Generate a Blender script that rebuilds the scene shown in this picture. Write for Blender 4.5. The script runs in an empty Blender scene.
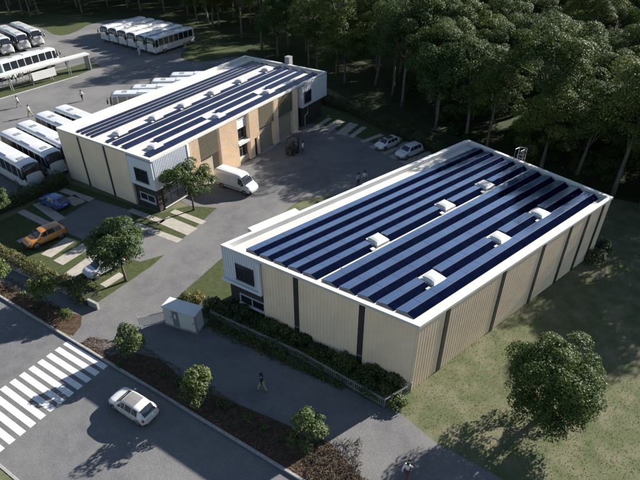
import bpy, bmesh, math, random
import numpy as np
from mathutils import Vector, Matrix, Euler
R = math.radians
random.seed(7); rng = np.random.default_rng(7)
C = bpy.context.scene.collection
S = bpy.context.scene

# ------------------------------------------------------------------ camera, sky, sun, exposure
CAM_H, PITCH, FPX = 30.0, R(35.02), 528.0          # eye height in metres, tilt below the horizon, focal length for a 640 px wide frame
cam = bpy.data.cameras.new('camera'); cam_o = bpy.data.objects.new('camera', cam); C.objects.link(cam_o)
cam_o.location = (0, 0, CAM_H); cam_o.rotation_euler = (math.pi/2 - PITCH, 0, 0)
cam.sensor_width = 36; cam.lens = 36*FPX/640; cam.clip_start = .5; cam.clip_end = 3000
S.camera = cam_o
SUN_AZ, SUN_EL = 35.0, 25.5                         # degrees, azimuth counted from +x
w = bpy.data.worlds.new('World'); S.world = w; w.use_nodes = True
nt = w.node_tree; bg = nt.nodes['Background']
sky = nt.nodes.new('ShaderNodeTexSky'); sky.sky_type = 'NISHITA'; sky.sun_disc = False
sky.sun_elevation = R(SUN_EL); sky.sun_rotation = R(90-SUN_AZ); sky.altitude = 100; sky.air_density = 1.0; sky.dust_density = .6; sky.ozone_density = 1.2
nt.links.new(sky.outputs[0], bg.inputs[0]); bg.inputs[1].default_value = .056
sl = bpy.data.lights.new('sun', 'SUN'); sl.energy = 5.0; sl.angle = R(.5); sl.color = (1, .95, .88)
so = bpy.data.objects.new('sun', sl); C.objects.link(so)
sd = Vector((math.cos(R(SUN_EL))*math.cos(R(SUN_AZ)), math.cos(R(SUN_EL))*math.sin(R(SUN_AZ)), math.sin(R(SUN_EL))))
so.rotation_euler = sd.to_track_quat('Z', 'Y').to_euler(); so.location = sd*100
vs = S.view_settings; S.display_settings.display_device = 'sRGB'
vs.view_transform = 'Standard'; vs.look = 'None'; vs.gamma = 1; vs.use_curve_mapping = False; vs.exposure = 1.52
S.cycles.max_bounces = 6; S.cycles.diffuse_bounces = 3; S.cycles.glossy_bounces = 3; S.cycles.transparent_max_bounces = 6

# ------------------------------------------------------------------ survey: photo pixel -> point on the level z
_c, _s = math.cos(PITCH), math.sin(PITCH)
def G(px, py, z=0.0):
    x = (px-320)/FPX; y = -(py-240)/FPX
    d = Vector((x, _c+y*_s, -_s+y*_c)); t = (z-CAM_H)/d.z
    return Vector((d.x*t, d.y*t, z))

# ------------------------------------------------------------------ materials
MATS = {}
def mat(name, c, c2=None, scale=3.0, rough=.8, bump=0.0, metal=0.0, spec=.5, c3=None, scale3=.3, speck=0.0, coat=0.0, island=0.0, trans=0.0, bscale=None, lo=.35, hi=.65):
    if name in MATS: return MATS[name]
    m = bpy.data.materials.new(name); m.use_nodes = True; n = m.node_tree; L = n.links
    b = n.nodes['Principled BSDF']; b.inputs['Roughness'].default_value = rough; b.inputs['Metallic'].default_value = metal
    b.inputs['Specular IOR Level'].default_value = spec; b.inputs['Coat Weight'].default_value = coat; b.inputs['Coat Roughness'].default_value = .06
    tc = n.nodes.new('ShaderNodeTexCoord')
    def noise(sc, det=4):
        q = n.nodes.new('ShaderNodeTexNoise'); q.inputs['Scale'].default_value = sc; q.inputs['Detail'].default_value = det
        L.new(tc.outputs['Object'], q.inputs['Vector']); return q
    def ramp(src, a, z):
        r = n.nodes.new('ShaderNodeMapRange'); r.inputs[1].default_value = a; r.inputs[2].default_value = z; L.new(src, r.inputs[0]); return r.outputs[0]
    def mix(f, a, bb, mode='MIX'):
        x = n.nodes.new('ShaderNodeMix'); x.data_type = 'RGBA'; x.blend_type = mode
        if isinstance(f, float): x.inputs[0].default_value = f
        else: L.new(f, x.inputs[0])
        for i, v in ((6, a), (7, bb)):
            if isinstance(v, tuple): x.inputs[i].default_value = (*v, 1)
            else: L.new(v, x.inputs[i])
        return x.outputs[2]
    if c2 is None: c2 = tuple(v*.86 for v in c)
    col = mix(ramp(noise(scale).outputs[0], lo, hi), c, c2)
    if c3 is not None: col = mix(ramp(noise(scale3, 5).outputs[0], .42, .66), col, c3)
    if speck > 0:
        wn = noise(45, 2); r = ramp(wn.outputs[0], .3, .7)
        g = n.nodes.new('ShaderNodeMix'); g.data_type = 'RGBA'; L.new(r, g.inputs[0]); g.inputs[6].default_value = (1-speck,)*3+(1,); g.inputs[7].default_value = (1+speck,)*3+(1,)
        col = mix(1.0, col, g.outputs[2], 'MULTIPLY')
    if island > 0:
        ge = n.nodes.new('ShaderNodeNewGeometry'); g = n.nodes.new('ShaderNodeMix'); g.data_type = 'RGBA'
        L.new(ge.outputs['Random Per Island'], g.inputs[0]); g.inputs[6].default_value = (1-island,)*3+(1,); g.inputs[7].default_value = (1+island,)*3+(1,)
        col = mix(1.0, col, g.outputs[2], 'MULTIPLY')
        oi = n.nodes.new('ShaderNodeObjectInfo'); g = n.nodes.new('ShaderNodeMix'); g.data_type = 'RGBA'
        L.new(oi.outputs['Random'], g.inputs[0]); g.inputs[6].default_value = (.68, .78, .82, 1); g.inputs[7].default_value = (1.35, 1.20, 1.0, 1)
        col = mix(1.0, col, g.outputs[2], 'MULTIPLY')
    L.new(col, b.inputs['Base Color'])
    if bump > 0:
        bn = noise(bscale or scale*6, 6); bp = n.nodes.new('ShaderNodeBump'); bp.inputs['Strength'].default_value = bump; bp.inputs['Distance'].default_value = .05
        L.new(bn.outputs[0], bp.inputs['Height']); L.new(bp.outputs[0], b.inputs['Normal'])
    if trans > 0:
        t = n.nodes.new('ShaderNodeBsdfTranslucent'); L.new(col, t.inputs[0]); ms = n.nodes.new('ShaderNodeMixShader'); ms.inputs[0].default_value = trans
        L.new(b.outputs[0], ms.inputs[1]); L.new(t.outputs[0], ms.inputs[2]); L.new(ms.outputs[0], n.nodes['Material Output'].inputs[0])
    MATS[name] = m; return m

asphalt   = mat('asphalt', (0.126,0.1247,0.126), (0.1008,0.1008,0.1046), 1.1, .9, .5, c3=(0.1418,0.1392,0.1361), scale3=.15, speck=.5, bscale=24, spec=.25)
paving    = mat('fine_gravel_asphalt', (0.1291,0.126,0.1254), (0.1008,0.09954,0.1027), .8, .9, .5, c3=(0.148,0.1443,0.1392), scale3=.15, speck=.5, bscale=24, spec=.25)
paint_w   = mat('road_paint', (.58,.58,.57), (.50,.50,.49), 5, .75, .1, speck=.1)
kerb_m    = mat('kerb_concrete', (0.2772,0.2706,0.2574), (0.198,0.1914,0.1848), 4, .9, .2)
strip_m   = mat('strip_concrete', (0.3102,0.2838,0.2376), (0.2508,0.231,0.198), 1.6, .9, .2, speck=.08)
lawn_m    = mat('lawn', (.080,.095,.046), (.102,.110,.055), .9, .95, .8, c3=(.145,.138,.088), scale3=.6, speck=.35, bscale=22, spec=.1)
turf_m    = mat('turf', (0.04216,0.05576,0.02176), (0.0646,0.0748,0.034), 2.2, .95, .8, speck=.4, bscale=25, spec=.1)
floor_m   = mat('forest_floor', (.022,.036,.014), (.034,.044,.019), .35, .95, .8, c3=(.042,.05,.022), scale3=.08, speck=.3, spec=.1)  # darkened to put the shade of the trees into the ground colour
mulch_m   = mat('bark_mulch', (0.08625,0.0585,0.039), (0.0465,0.0315,0.0225), 3, .95, 1.0, speck=.5, bscale=35, spec=.1)
chip_m    = mat('bark_chip', (.085,.06,.042), (.045,.033,.023), 2, .9, island=.5)
cream     = mat('cream_cladding', (.77,.598,.435), (.70,.543,.39), .6, .6, spec=.3)
cream_dk  = mat('cream_wall', (.50,.43,.32), (.46,.40,.30), .6, .7)
white_m   = mat('white_metal', (.50,.495,.475), (.45,.445,.43), .7, .5)
white_box = mat('white_cladding', (0.56,0.576,0.608), (0.528,0.544,0.576), .8, .55)
deck_m    = mat('roof_membrane', (.46,.455,.44), (.40,.395,.38), .5, .75, c3=(.43,.42,.40), scale3=.15)
dark_m    = mat('dark_metal', (.035,.032,.032), (.028,.026,.027), 2, .5)
brick_m   = mat('dark_brick', (0.036,0.028,0.0256), (0.024,0.0192,0.0184), 9, .8, .3)
glass_m   = mat('dark_glass', (.018,.022,.028), (.012,.015,.02), .8, .08, spec=.6)
shutter_m = mat('tan_shutter', (.34,.29,.21), (.32,.27,.20), 1, .6)
slat_m    = mat('brown_slats', (.17,.145,.105), (.15,.13,.095), 1, .65)
sky_m     = mat('skylight_dome', (.52,.52,.50), (.44,.44,.43), 1.2, .45)
frame_m   = mat('panel_frame', (.10,.11,.13), None, 2, .45, metal=.4)
steel_m   = mat('galvanised_steel', (0.36,0.368,0.368), (0.304,0.312,0.312), 4, .45, metal=.5)
bark_m    = mat('pale_bark', (.15,.13,.105), (.085,.073,.058), 2.5, .9, .6)
bark_d    = mat('brown_bark', (0.084,0.063,0.0455), (0.0525,0.0392,0.0294), 4, .9, .6)
leaf_f    = mat('forest_leaf', (.040,.068,.018), (.076,.102,.031), .25, .6, island=.35, trans=.3, spec=.12)
leaf_g    = mat('garden_leaf', (0.054,0.0828,0.0216), (0.0864,0.108,0.03456), .8, .55, island=.35, trans=.3, spec=.25)
leaf_d    = mat('dark_leaf', (.034,.060,.016), (.054,.084,.024), .6, .5, island=.4, trans=.26, spec=.15)
leaf_h    = mat('hedge_leaf', (.050,.070,.022), (.080,.094,.032), .7, .55, island=.4, trans=.22, spec=.3)
leaf_y    = mat('golden_leaf', (0.15,0.1237,0.04125), (0.09,0.0975,0.03), 1.2, .55, island=.35, trans=.25, spec=.3)
core_m    = mat('hedge_core', (.030,.036,.016), (.022,.026,.012), 2, .95)
tyre_m    = mat('tyre_rubber', (.018,.018,.018), None, 5, .85)
rim_m     = mat('alloy_rim', (.45,.45,.46), None, 3, .35, metal=.8)
lamp_m    = mat('lamp_lens', (.75,.76,.78), None, 3, .12)
red_m     = mat('red_lens', (.35,.015,.012), None, 3, .15)
plastic   = mat('black_plastic', (.022,.022,.023), None, 3, .5)
skin_m    = mat('skin', (0.375,0.2475,0.1875), (0.345,0.225,0.165), 6, .55)
hair_m    = mat('dark_hair', (.03,.02,.015), None, 8, .6)
kdk = mat('kiosk_panel', (0.225,0.225,0.2325), (0.2025,0.2025,0.21), 2, .6)
def paint(name, c): return mat(name, c, tuple(v*.95 for v in c), .5, .32, coat=.7, metal=0)
bus_white = paint('bus_white', (.52,.52,.515))

def solar_mat():
    m = bpy.data.materials.new('solar_glass'); m.use_nodes = True; n = m.node_tree; L = n.links; b = n.nodes['Principled BSDF']
    tc = n.nodes.new('ShaderNodeTexCoord')
    br = n.nodes.new('ShaderNodeTexBrick'); br.offset = 0; br.inputs['Scale'].default_value = 1
    br.inputs['Brick Width'].default_value = 1.66; br.inputs['Row Height'].default_value = .625; br.inputs['Mortar Size'].default_value = .016
    br.inputs['Color1'].default_value = (.004,.011,.048,1); br.inputs['Color2'].default_value = (.006,.016,.062,1); br.inputs['Mortar'].default_value = (.05,.06,.085,1)
    L.new(tc.outputs['Object'], br.inputs['Vector'])
    ns = n.nodes.new('ShaderNodeTexNoise'); ns.inputs['Scale'].default_value = .35; ns.inputs['Detail'].default_value = 6; L.new(tc.outputs['Object'], ns.inputs['Vector'])
    mr = n.nodes.new('ShaderNodeMapRange'); mr.inputs[1].default_value = .35; mr.inputs[2].default_value = .7; mr.inputs[3].default_value = .05; mr.inputs[4].default_value = .20
    L.new(ns.outputs[0], mr.inputs[0]); L.new(mr.outputs[0], b.inputs['Roughness'])
    mx = n.nodes.new('ShaderNodeMix'); mx.data_type = 'RGBA'; L.new(ns.outputs[0], mx.inputs[0]); L.new(br.outputs[0], mx.inputs[6]); mx.inputs[7].default_value = (.060,.092,.155,1)  # dust tone made paler, painting sky reflection into the base colour
    L.new(mx.outputs[2], b.inputs['Base Color']); b.inputs['IOR'].default_value = 3.4; b.inputs['Specular Tint'].default_value = (.72,.85,1,1)
    return m
solar_m = solar_mat()
back_m = mat('navy_deflector', (.0018,.0035,.014), (.0026,.005,.019), 1.5, .7, spec=0.0)
solar_d = mat('dark_solar', (.006,.009,.026), (.012,.017,.045), .6, .22, spec=.35)

# ------------------------------------------------------------------ mesh helpers
class MB:
    def __init__(s): s.v = []; s.f = []
    def add(s, vs, fs):
        o = len(s.v); s.v += [tuple(v) for v in vs]; s.f += [tuple(i+o for i in f) for f in fs]; return s
    def box(s, x0, x1, y0, y1, z0, z1):
        v = [(x, y, z) for z in (z0, z1) for y in (y0, y1) for x in (x0, x1)]
        return s.add(v, [(0,2,3,1),(4,5,7,6),(0,1,5,4),(2,6,7,3),(0,4,6,2),(1,3,7,5)])
    def prism(s, pts, z0, z1):
        n = len(pts); a = sum(pts[i][0]*pts[(i+1)%n][1]-pts[(i+1)%n][0]*pts[i][1] for i in range(n))
        if a < 0: pts = list(pts)[::-1]
        v = [(p[0], p[1], z0) for p in pts]+[(p[0], p[1], z1) for p in pts]
        return s.add(v, [tuple(range(n))[::-1], tuple(range(n, 2*n))]+[(i, (i+1)%n, n+(i+1)%n, n+i) for i in range(n)])
    def wallbox(s, p, q, th, z0, z1):                 # box standing along the line p-q, th to its left
        p = Vector((p[0], p[1])); q = Vector((q[0], q[1])); d = (q-p).normalized(); nn = Vector((-d.y, d.x))*th
        return s.prism([p, q, q+nn, p+nn], z0, z1)
    def tube(s, pts, rad, n=8, cap=True):
        pts = [Vector(p) for p in pts]; k = len(pts)
        if not hasattr(rad, '__len__'): rad = [rad]*k
        v = []; f = []; up = Vector((.123, .071, 1)).normalized()
        for i, p in enumerate(pts):
            d = (pts[min(i+1, k-1)]-pts[max(i-1, 0)]).normalized()
            a = d.cross(up); a = a.normalized() if a.length > 1e-3 else d.orthogonal().normalized(); b = d.cross(a)
            for j in range(n):
                t = 2*math.pi*j/n; v.append(p+(a*math.cos(t)+b*math.sin(t))*rad[i])
        for i in range(k-1):
            for j in range(n):
                f.append((i*n+j, i*n+(j+1)%n, (i+1)*n+(j+1)%n, (i+1)*n+j))
        if cap: f.append(tuple(range(n))[::-1]); f.append(tuple(range((k-1)*n, k*n)))
        return s.add(v, f)
    def lathe(s, prof, n=16, axis='z', at=(0,0,0)):
        v = []; f = []; k = len(prof)
        for r_, h in prof:
            for j in range(n):
                t = 2*math.pi*j/n; a, b = r_*math.cos(t), r_*math.sin(t)
                p = (a, b, h) if axis == 'z' else ((a, h, b) if axis == 'y' else (h, a, b))
                v.append((p[0]+at[0], p[1]+at[1], p[2]+at[2]))
        for i in range(k-1):
            for j in range(n): f.append((i*n+j, i*n+(j+1)%n, (i+1)*n+(j+1)%n, (i+1)*n+j))
        f.append(tuple(range(n))[::-1]); f.append(tuple(range((k-1)*n, k*n)))
        return s.add(v, f)
    def ribs(s, p, q, z0, z1, pitch=.30, depth=.05, th=.06, side=1):   # ribbed sheet along p-q, ribs towards the left (side 1) or right
        p = Vector((p[0], p[1])); q = Vector((q[0], q[1])); d = (q-p); L = d.length; d.normalize(); nn = Vector((-d.y, d.x))*side
        k = max(1, round(L/pitch)); st = L/k; prof = []
        for i in range(k): prof += [(i*st, 0), (i*st+st*.52, 0), (i*st+st*.62, depth), (i*st+st*.9, depth)]
        prof.append((L, 0)); prof = [(a, b+th) for a, b in prof]
        pl = [p+d*a+nn*b for a, b in prof]+[q, p]
        return s.prism(pl, z0, z1)
    def build(s, name, m, parent=None, loc=None, smooth=False, bevel=0, segs=1):
        me = bpy.data.meshes.new(name); me.from_pydata([tuple(v) for v in s.v], [], s.f); me.validate(); 
        bm = bmesh.new(); bm.from_mesh(me); bmesh.ops.recalc_face_normals(bm, faces=bm.faces)
        if bevel: bmesh.ops.bevel(bm, geom=bm.edges[:], offset=bevel, segments=segs, affect='EDGES', clamp_overlap=True)
        if any(len(f.verts) > 4 for f in bm.faces): bmesh.ops.triangulate(bm, faces=[f for f in bm.faces if len(f.verts) > 4])
        bm.to_mesh(me); bm.free()
        return link(name, me, m, parent, loc, smooth)
def link(name, me, m, parent=None, loc=None, smooth=False):
    me.materials.clear(); me.materials.append(m)
    if smooth: me.polygons.foreach_set('use_smooth', [True]*len(me.polygons))
    o = bpy.data.objects.new(name, me); C.objects.link(o)
    if parent: o.parent = parent
    if loc is not None: o.location = loc
    return o
def tag(o, label, cat, group=None, kind=None):
    o['label'] = label; o['category'] = cat
    if group: o['group'] = group
    if kind: o['kind'] = kind
    return o
def thing(name, label, cat, loc=(0,0,0), rz=0.0, group=None):
    o = bpy.data.objects.new(name, None); C.objects.link(o); o.empty_display_size = .3
    o.location = loc; o.rotation_euler = (0, 0, rz); return tag(o, label, cat, group)
def dup(root, loc, rz, label=None, scale=None):
    r = root.copy(); C.objects.link(r); r.location = loc; r.rotation_euler = (0, 0, rz)
    if label: r['label'] = label
    if scale: r.scale = scale
    for ch in root.children:
        c = ch.copy(); C.objects.link(c); c.parent = r
        for g in ch.children:
            d = g.copy(); C.objects.link(d); d.parent = c
    return r
def structure(o): o['kind'] = 'structure'; return o
def sheet(name, pts, z, m, thick=None):
    mb = MB(); mb.add([(p[0], p[1], z) for p in pts], [tuple(range(len(pts)))])
    o = mb.build(name, m)
    if o.data.polygons[0].normal.z < 0: o.data.flip_normals()
    return structure(o)
def fast_mesh(name, V, F):                         # V (n,3), F (m,4) quads
    me = bpy.data.meshes.new(name); n, m_ = len(V), len(F); k = F.shape[1]
    me.vertices.add(n); me.vertices.foreach_set('co', V.astype(np.float32).ravel())
    me.loops.add(m_*k); me.loops.foreach_set('vertex_index', F.astype(np.int32).ravel())
    me.polygons.add(m_); me.polygons.foreach_set('loop_start', np.arange(0, m_*k, k, dtype=np.int32)); me.polygons.foreach_set('loop_total', np.full(m_, k, np.int32))
    me.update(calc_edges=True); return me
def leaves(P, N, size, seed, jitter=.7, asp=.55):
    r = np.random.default_rng(seed); n = len(P)
    N = N+r.normal(0, jitter, (n, 3)); N /= np.linalg.norm(N, axis=1, keepdims=True)+1e-9
    t = r.normal(0, 1, (n, 3)); t -= N*(t*N).sum(1, keepdims=True); t /= np.linalg.norm(t, axis=1, keepdims=True)+1e-9; b = np.cross(N, t)
    sz = (size*r.uniform(.65, 1.35, n))[:, None]
    a, d = t*sz*.5, b*sz*.5*asp
    V = np.stack([P-a, P+d+N*sz*.06, P+a, P-d+N*sz*.06], 1).reshape(-1, 3)
    return V, np.arange(4*n).reshape(-1, 4)

# ------------------------------------------------------------------ ground, roads, kerbs
K0 = G(0, 297); RD = Vector((math.cos(R(-32.3)), math.sin(R(-32.3)), 0)); RN = Vector((-RD.y, RD.x, 0))   # along the kerb, away from the road
def K(s, n, z=0): p = K0+RD*s+RN*n; return Vector((p.x, p.y, z))
RW = 9.0                                             # road width
sheet('lawn_ground', [K(-400,.15), K(400,.15), K(500,500), K(-500,500)], 0, lawn_m)
sheet('road', [K(-400,.1), K(400,.1), K(400,-RW-.1), K(-400,-RW-.1)], -.12, asphalt)
sheet('far_verge_ground', [K(-400,-RW-.15), K(400,-RW-.15), K(400,-300), K(-400,-300)], 0, lawn_m)
def kerb(n0, n1, lo, hi):
    mb = MB(); s = lo
    while s < hi:
        mb.prism([K(s+.008,n0), K(s+.992,n0), K(s+.992,n1), K(s+.008,n1)], -.2, .035 if abs(n0) < 1 else .03); s += 1.0
    return structure(mb.build('kerb', kerb_m, bevel=.012))
kerb(0, .17, -30, 60); kerb(-RW-.17, -RW, -30, 60)
# forest floor, bus yard, forecourt, footpaths, parking turf: each sheet 4 mm above the last
FE = [G(-260,30), G(0,10), G(60,14), G(190,28), G(262,58), G(335,92), G(400,128), G(470,160), G(545,172), G(600,196), G(700,215), G(1000,260)]
ff = [Vector((p.x, p.y, 0)) for p in FE]+[Vector((330,60,0)), Vector((330,330,0)), Vector((-330,330,0)), Vector((-330,140,0))]
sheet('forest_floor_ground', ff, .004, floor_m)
bus_px = [(-90,112),(0,83),(40,68),(92,59),(66,56),(20,33),(-60,10),(-140,40)]
yard = [(-140,190),(-60,215),(8,206),(55,186),(62,178),(160,130),(275,60),(240,55),(196,64),(176,56),(192,44),(182,20),(100,18),(62,40),(40,26),(0,22),(-160,30)]
sheet('back_lawn', [G(*p) for p in [(-150,60),(-90,6),(60,12),(190,26),(262,57),(300,80),(200,80),(120,60),(30,60)]], .003, turf_m)
def chaikin(pts, n=2):
    for _ in range(n): pts = [q for i in range(len(pts)) for q in (pts[i]*.75+pts[(i+1) % len(pts)]*.25, pts[i]*.25+pts[(i+1) % len(pts)]*.75)]
    return pts
sheet('bus_yard', chaikin([G(*p) for p in yard]), .008, paving)
drive = [(82,316),(70,336.5),(119,370),(113,356),(121,350),(160,359),(192,387),(245,407),(330,443),(362,478),(420,530),(600,560),(530,500),(500,478),(435,442),(392,407),(384,409),(300,362),(212,320),(165,308),(222,258),(300,200),(470,175),(432,168),(395,152),(360,138),(325,126),(318,124),(300,120),(296,110),(190,170),(160,190),(190,206),(217,208),(150,268),(97,303)]
sheet('forecourt_paving', [G(*p) for p in drive], .012, paving)
pk = [(60,226),(95,200),(137,205),(150,218),(205,243),(175,247),(135,262),(120,252),(92,240),(80,238)]
sheet('parking_turf', [G(*p) for p in [(-20,232),(30,206),(52,192),(66,182),(137,206),(160,213),(200,203),(218,208),(150,267),(97,303),(60,284),(0,250)]], .006, turf_m)
sheet('parking_asphalt', [G(*p) for p in [(50,226),(94,199),(129,210),(136,226),(180,243),(168,254),(140,262),(106,250),(82,239)]], .016, paving)
sheet('turf_bay', [G(*p) for p in [(296,125),(318,124),(325,126),(360,138),(395,152),(432,168),(470,175),(440,140),(400,120),(330,96),(318,98)]], .0165, turf_m)
sheet('grass_patch', [G(*p) for p in [(165,307),(222,257),(262,262),(300,310),(240,330),(212,321)]], .005, turf_m)
sheet('footpath', [G(*p) for p in [(-120,215),(0,250),(60,287),(97,304),(82,316),(70,312),(0,284),(-120,242)]], .010, paving)
sheet('mulch_bed', [K(-30,.18)]+[K(7.0,.18)]+[G(73,336),G(81,326),G(82,316),G(70,312),G(0,284),K(-30,3)], .013, mulch_m)
sheet('mulch_bed', [K(9.9,.18), G(112,356), G(121,350), G(160,359), G(192,387), G(245,407), G(330,443), G(362,478), K(40,1.6), K(40,.18)], .0145, mulch_m)
def strip(p, q, wd, z=.0205):
    a, b = G(*p), G(*q); d = (b-a).normalized(); nn = Vector((-d.y, d.x, 0))*wd/2
    return structure(MB().prism([a+nn, b+nn, b-nn, a-nn], -.05, z).build('parking_strip', strip_m))
for p, q, wd in (((20.5,211),(49,225),.8), ((37,203),(61,220),1.0), ((62,190),(92,200),.8), ((69,197),(80,204),1.3), ((18,242),(46,229),.6),
                 ((46,256),(71,239),1.3), ((58,263),(87,245.5),1.35), ((69,276),(98,255.5),1.3), ((103,286),(122,274),.8),
                 ((172.5,211),(204,223),.75), ((129.5,210),(163,222),.7), ((163.5,219.7),(192.5,232),1.5), ((135,224.5),(180,241),.75),
                 ((315.7,127.6),(330,118),.75), ((325.5,130.5),(341,120.5),1.45), ((340,134.5),(354,123.5),1.45), ((350.5,137.3),(364.5,127),.75),
                 ((361.5,142.3),(382,134.6),.75), ((371,148),(402,137),1.1), ((382,153),(410,143),1.1), ((392,158),(424,147),1.3), ((402,163),(434,152),1.2)):
    strip(p, q, wd)
structure(MB().wallbox(G(-30,108), G(78,76), .14, 0, .0165).build('painted_line', paint_w))
sheet('grass_strip', [G(*p) for p in [(-60,117),(0,98),(76,76),(101,66),(92,61),(40,76),(0,88),(-60,107)]], .0122, turf_m)
# zebra crossing: bars along the road, marching across it
cz = thing('zebra_crossing', 'white zebra crossing painted across the road by the driveway', 'road marking')
for i in range(12):
    n_ = -.12-i*.735
    MB().prism([K(9.25, n_-.43), K(13.95, n_-.43), K(13.95, n_), K(9.25, n_)], -.15, -.115).build('stripe', paint_w, cz)

# ------------------------------------------------------------------ buildings
TOP, DECK = 6.36, 5.92
def roof_kit(root, deck, fe, u1, v_shift, sky_l, sky_r, tents=True):
    """solar tents, skylights on a roof; fe(v) gives the front edge's u"""
    rows = [(14.2-1.25*i, 1.18, i == 4, sky_l, 8.72) for i in range(5)]+[(7.68-1.385*i, 1.30, i == 3, sky_r, 2.75) for i in range(5)]
    for v1, wd, cut, sk, _ in (rows if tents else []):
        v1 += v_shift; v0 = v1-wd; a = fe(v1)+.85; segs = [(a, u1)]
        if cut:
            segs = []; last = a
            for k in sk: segs.append((last, k-.75)); last = k+.95
            segs.append((last, u1))
        for s0, s1 in segs:
            if s1-s0 < .8: continue
            vm = v0+(v1-v0)*.46; zl, zr = DECK+.25, DECK+.34; sk_ = (fe(v0)-fe(v1)) if s0 == a else 0; em = sk_*(v1-vm)/(v1-v0)
            n = max(1, round((s1-s0)/1.68)); st = (s1-s0)/n; mb = MB(); bk = MB()
            for i in range(n):
                b0, b1 = s0+i*st+.012, s0+(i+1)*st-.012; e = i == 0
                for q, va, vb, za, zb_, ea, eb in ((mb, v1, vm+.02, zl, zr, 0, e*em), (bk, vm-.03, v0+.06, zr-.03, DECK+.03, e*em, e*sk_)):
                    q.add([(b0+ea, va, za), (b1, va, za), (b1, vb, zb_), (b0+eb, vb, zb_), (b0+ea, va, za-.035), (b1, va, za-.035), (b1, vb, zb_-.035), (b0+eb, vb, zb_-.035)],
                           [(0,1,2,3),(4,7,6,5),(0,4,5,1),(1,5,6,2),(2,6,7,3),(3,7,4,0)])
            mb.build('solar_panel_row', solar_m, deck); bk.build('wind_deflector', back_m, deck)
            fr = MB(); fr.box(s0+em, s1, vm-.028, vm+.018, zr-.05, zr+.012)
            for uu, e in ((s0, sk_), (s1, 0)):
                fr.add([(uu, v1+.02, DECK+.001), (uu+e, v0+.05, DECK+.001), (uu+e*em/max(sk_, 1e-6) if sk_ else uu, vm, zr-.055), (uu, v1+.02, zl-.05)]+[(uu+.03, v1+.02, DECK+.001), (uu+e+.03, v0+.05, DECK+.001), ((uu+e*em/max(sk_, 1e-6) if sk_ else uu)+.03, vm, zr-.055), (uu+.03, v1+.02, zl-.05)],
                       [(0,1,2,3), (7,6,5,4), (0,4,5,1), (1,5,6,2), (2,6,7,3), (3,7,4,0)])
            fr.box(s0, s1, v1, v1+.03, DECK+.002, zl+.004)
            fr.build('mounting_frame', frame_m, deck)
    for sk, vv in ((sky_l, 8.72), (sky_r, 2.75)):
        for k in sk:
            vvv = vv+v_shift; s = MB(); h = DECK+.26; v = []; f = []; N_ = 6
            s.box(k-.55, k+.75, vvv-.62, vvv+.62, DECK, h)
            for a in range(N_+1):
                for b in range(N_+1):
                    x_, y_ = a/N_*2-1, b/N_*2-1; v.append((k+.1+x_*.68, vvv+y_*.65, h+.004+.20*(1-x_**2)**.6*(1-y_**2)**.6))
            for a in range(N_):
                for b in range(N_): f.append((a*(N_+1)+b, (a+1)*(N_+1)+b, (a+1)*(N_+1)+b+1, a*(N_+1)+b+1))
            s.add(v, f); s.build('skylight', sky_m, deck)
            MB().box(k-1.15, k-.80, vvv-.75, vvv-.35, DECK, DECK+.16).build('roof_vent', white_m, deck)

def coping(root, pts, name='parapet', wdt=.34, h0=5.75):
    """parapet wall and coping round the closed outline pts (counter-clockwise)"""
    n = len(pts); c = sum((Vector(p) for p in pts), Vector((0,0)))/n
    P = [Vector(p) for p in pts]; inn = []
    for i in range(n):
        a, b, d = P[i-1], P[i], P[(i+1)%n]; d1 = (b-a).normalized(); d2 = (d-b).normalized()
        n1 = Vector((-d1.y, d1.x)); n2 = Vector((-d2.y, d2.x)); bi = (n1+n2).normalized(); inn.append(b+bi*(wdt/bi.dot(n1)))
    mb = MB(); v = [(p.x, p.y, 6.14) for p in P]+[(p.x, p.y, TOP) for p in P]+[(p.x, p.y, TOP) for p in inn]+[(p.x, p.y, h0) for p in inn]; f = []
    for i in range(n):
        j = (i+1)%n
        for k in range(4):
            l = (k+1)%4; f.append((k*n+i, k*n+j, l*n+j, l*n+i))
    mb.add(v, f); return mb.build(name, white_m, root)

def window(root, mk, w_, h_, mull=1, sill=True, name='window', frame=dark_m, rail=True):
    """window in the local x-z plane facing -y, moved by the matrix mk; parts: pane under frame"""
    f = MB(); t = .07
    f.box(0, w_, -.06, .06, 0, t); f.box(0, w_, -.06, .06, h_-t, h_); f.box(0, t, -.06, .06, t, h_-t); f.box(w_-t, w_, -.06, .06, t, h_-t)
    for i in range(mull): x = w_*(i+1)/(mull+1); f.box(x-.03, x+.03, -.05, .05, t, h_-t)
    if rail: f.box(t, w_-t, -.045, .045, h_*.62, h_*.62+.05)
    fo = f.build(name, frame, root); fo.matrix_local = mk
    MB().box(t, w_-t, -.012, .012, t, h_-t).build('pane', glass_m, fo)
    if sill: MB().box(-.08, w_+.08, -.16, -.02, -.07, -.003).build('sill', white_m, fo)
    return fo
def facing(x, y, z, ang):                            # local x axis along ang, outward is its right side (-y)
    return Matrix.Translation((x, y, z)) @ Matrix.Rotation(ang, 4, 'Z')

# --- near warehouse (local x along its long side, y across)
nb = thing('warehouse', 'cream ribbed warehouse with solar roof nearest the lawn, between the fence and forest', 'building', (6.3, 24.26, 0), R(39.5), 'cream warehouses with solar roofs')
AX, AV, LU, LV = -5.15, 15.72, 25.35, 15.68
fe1 = lambda v: AX*v/AV
fd = Vector((AX, AV)).normalized(); fl = Vector((AX, AV)).length         # front wall direction from B to A
fo_ = Vector((-fd.y, fd.x))                                              # outward (towards the road)
def F1(s, o=0): p = fd*s+fo_*o; return (p.x, p.y)
MB().prism([F1(0,-.155), F1(fl-4.0,-.155), F1(fl-4.0,-.6), F1(fl-.02,-.6), (1.2,LV-.12), (LU-.12,LV-.12), (LU-.12,.12)], 0, 5.7).build('wall', cream_dk, nb)
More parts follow.
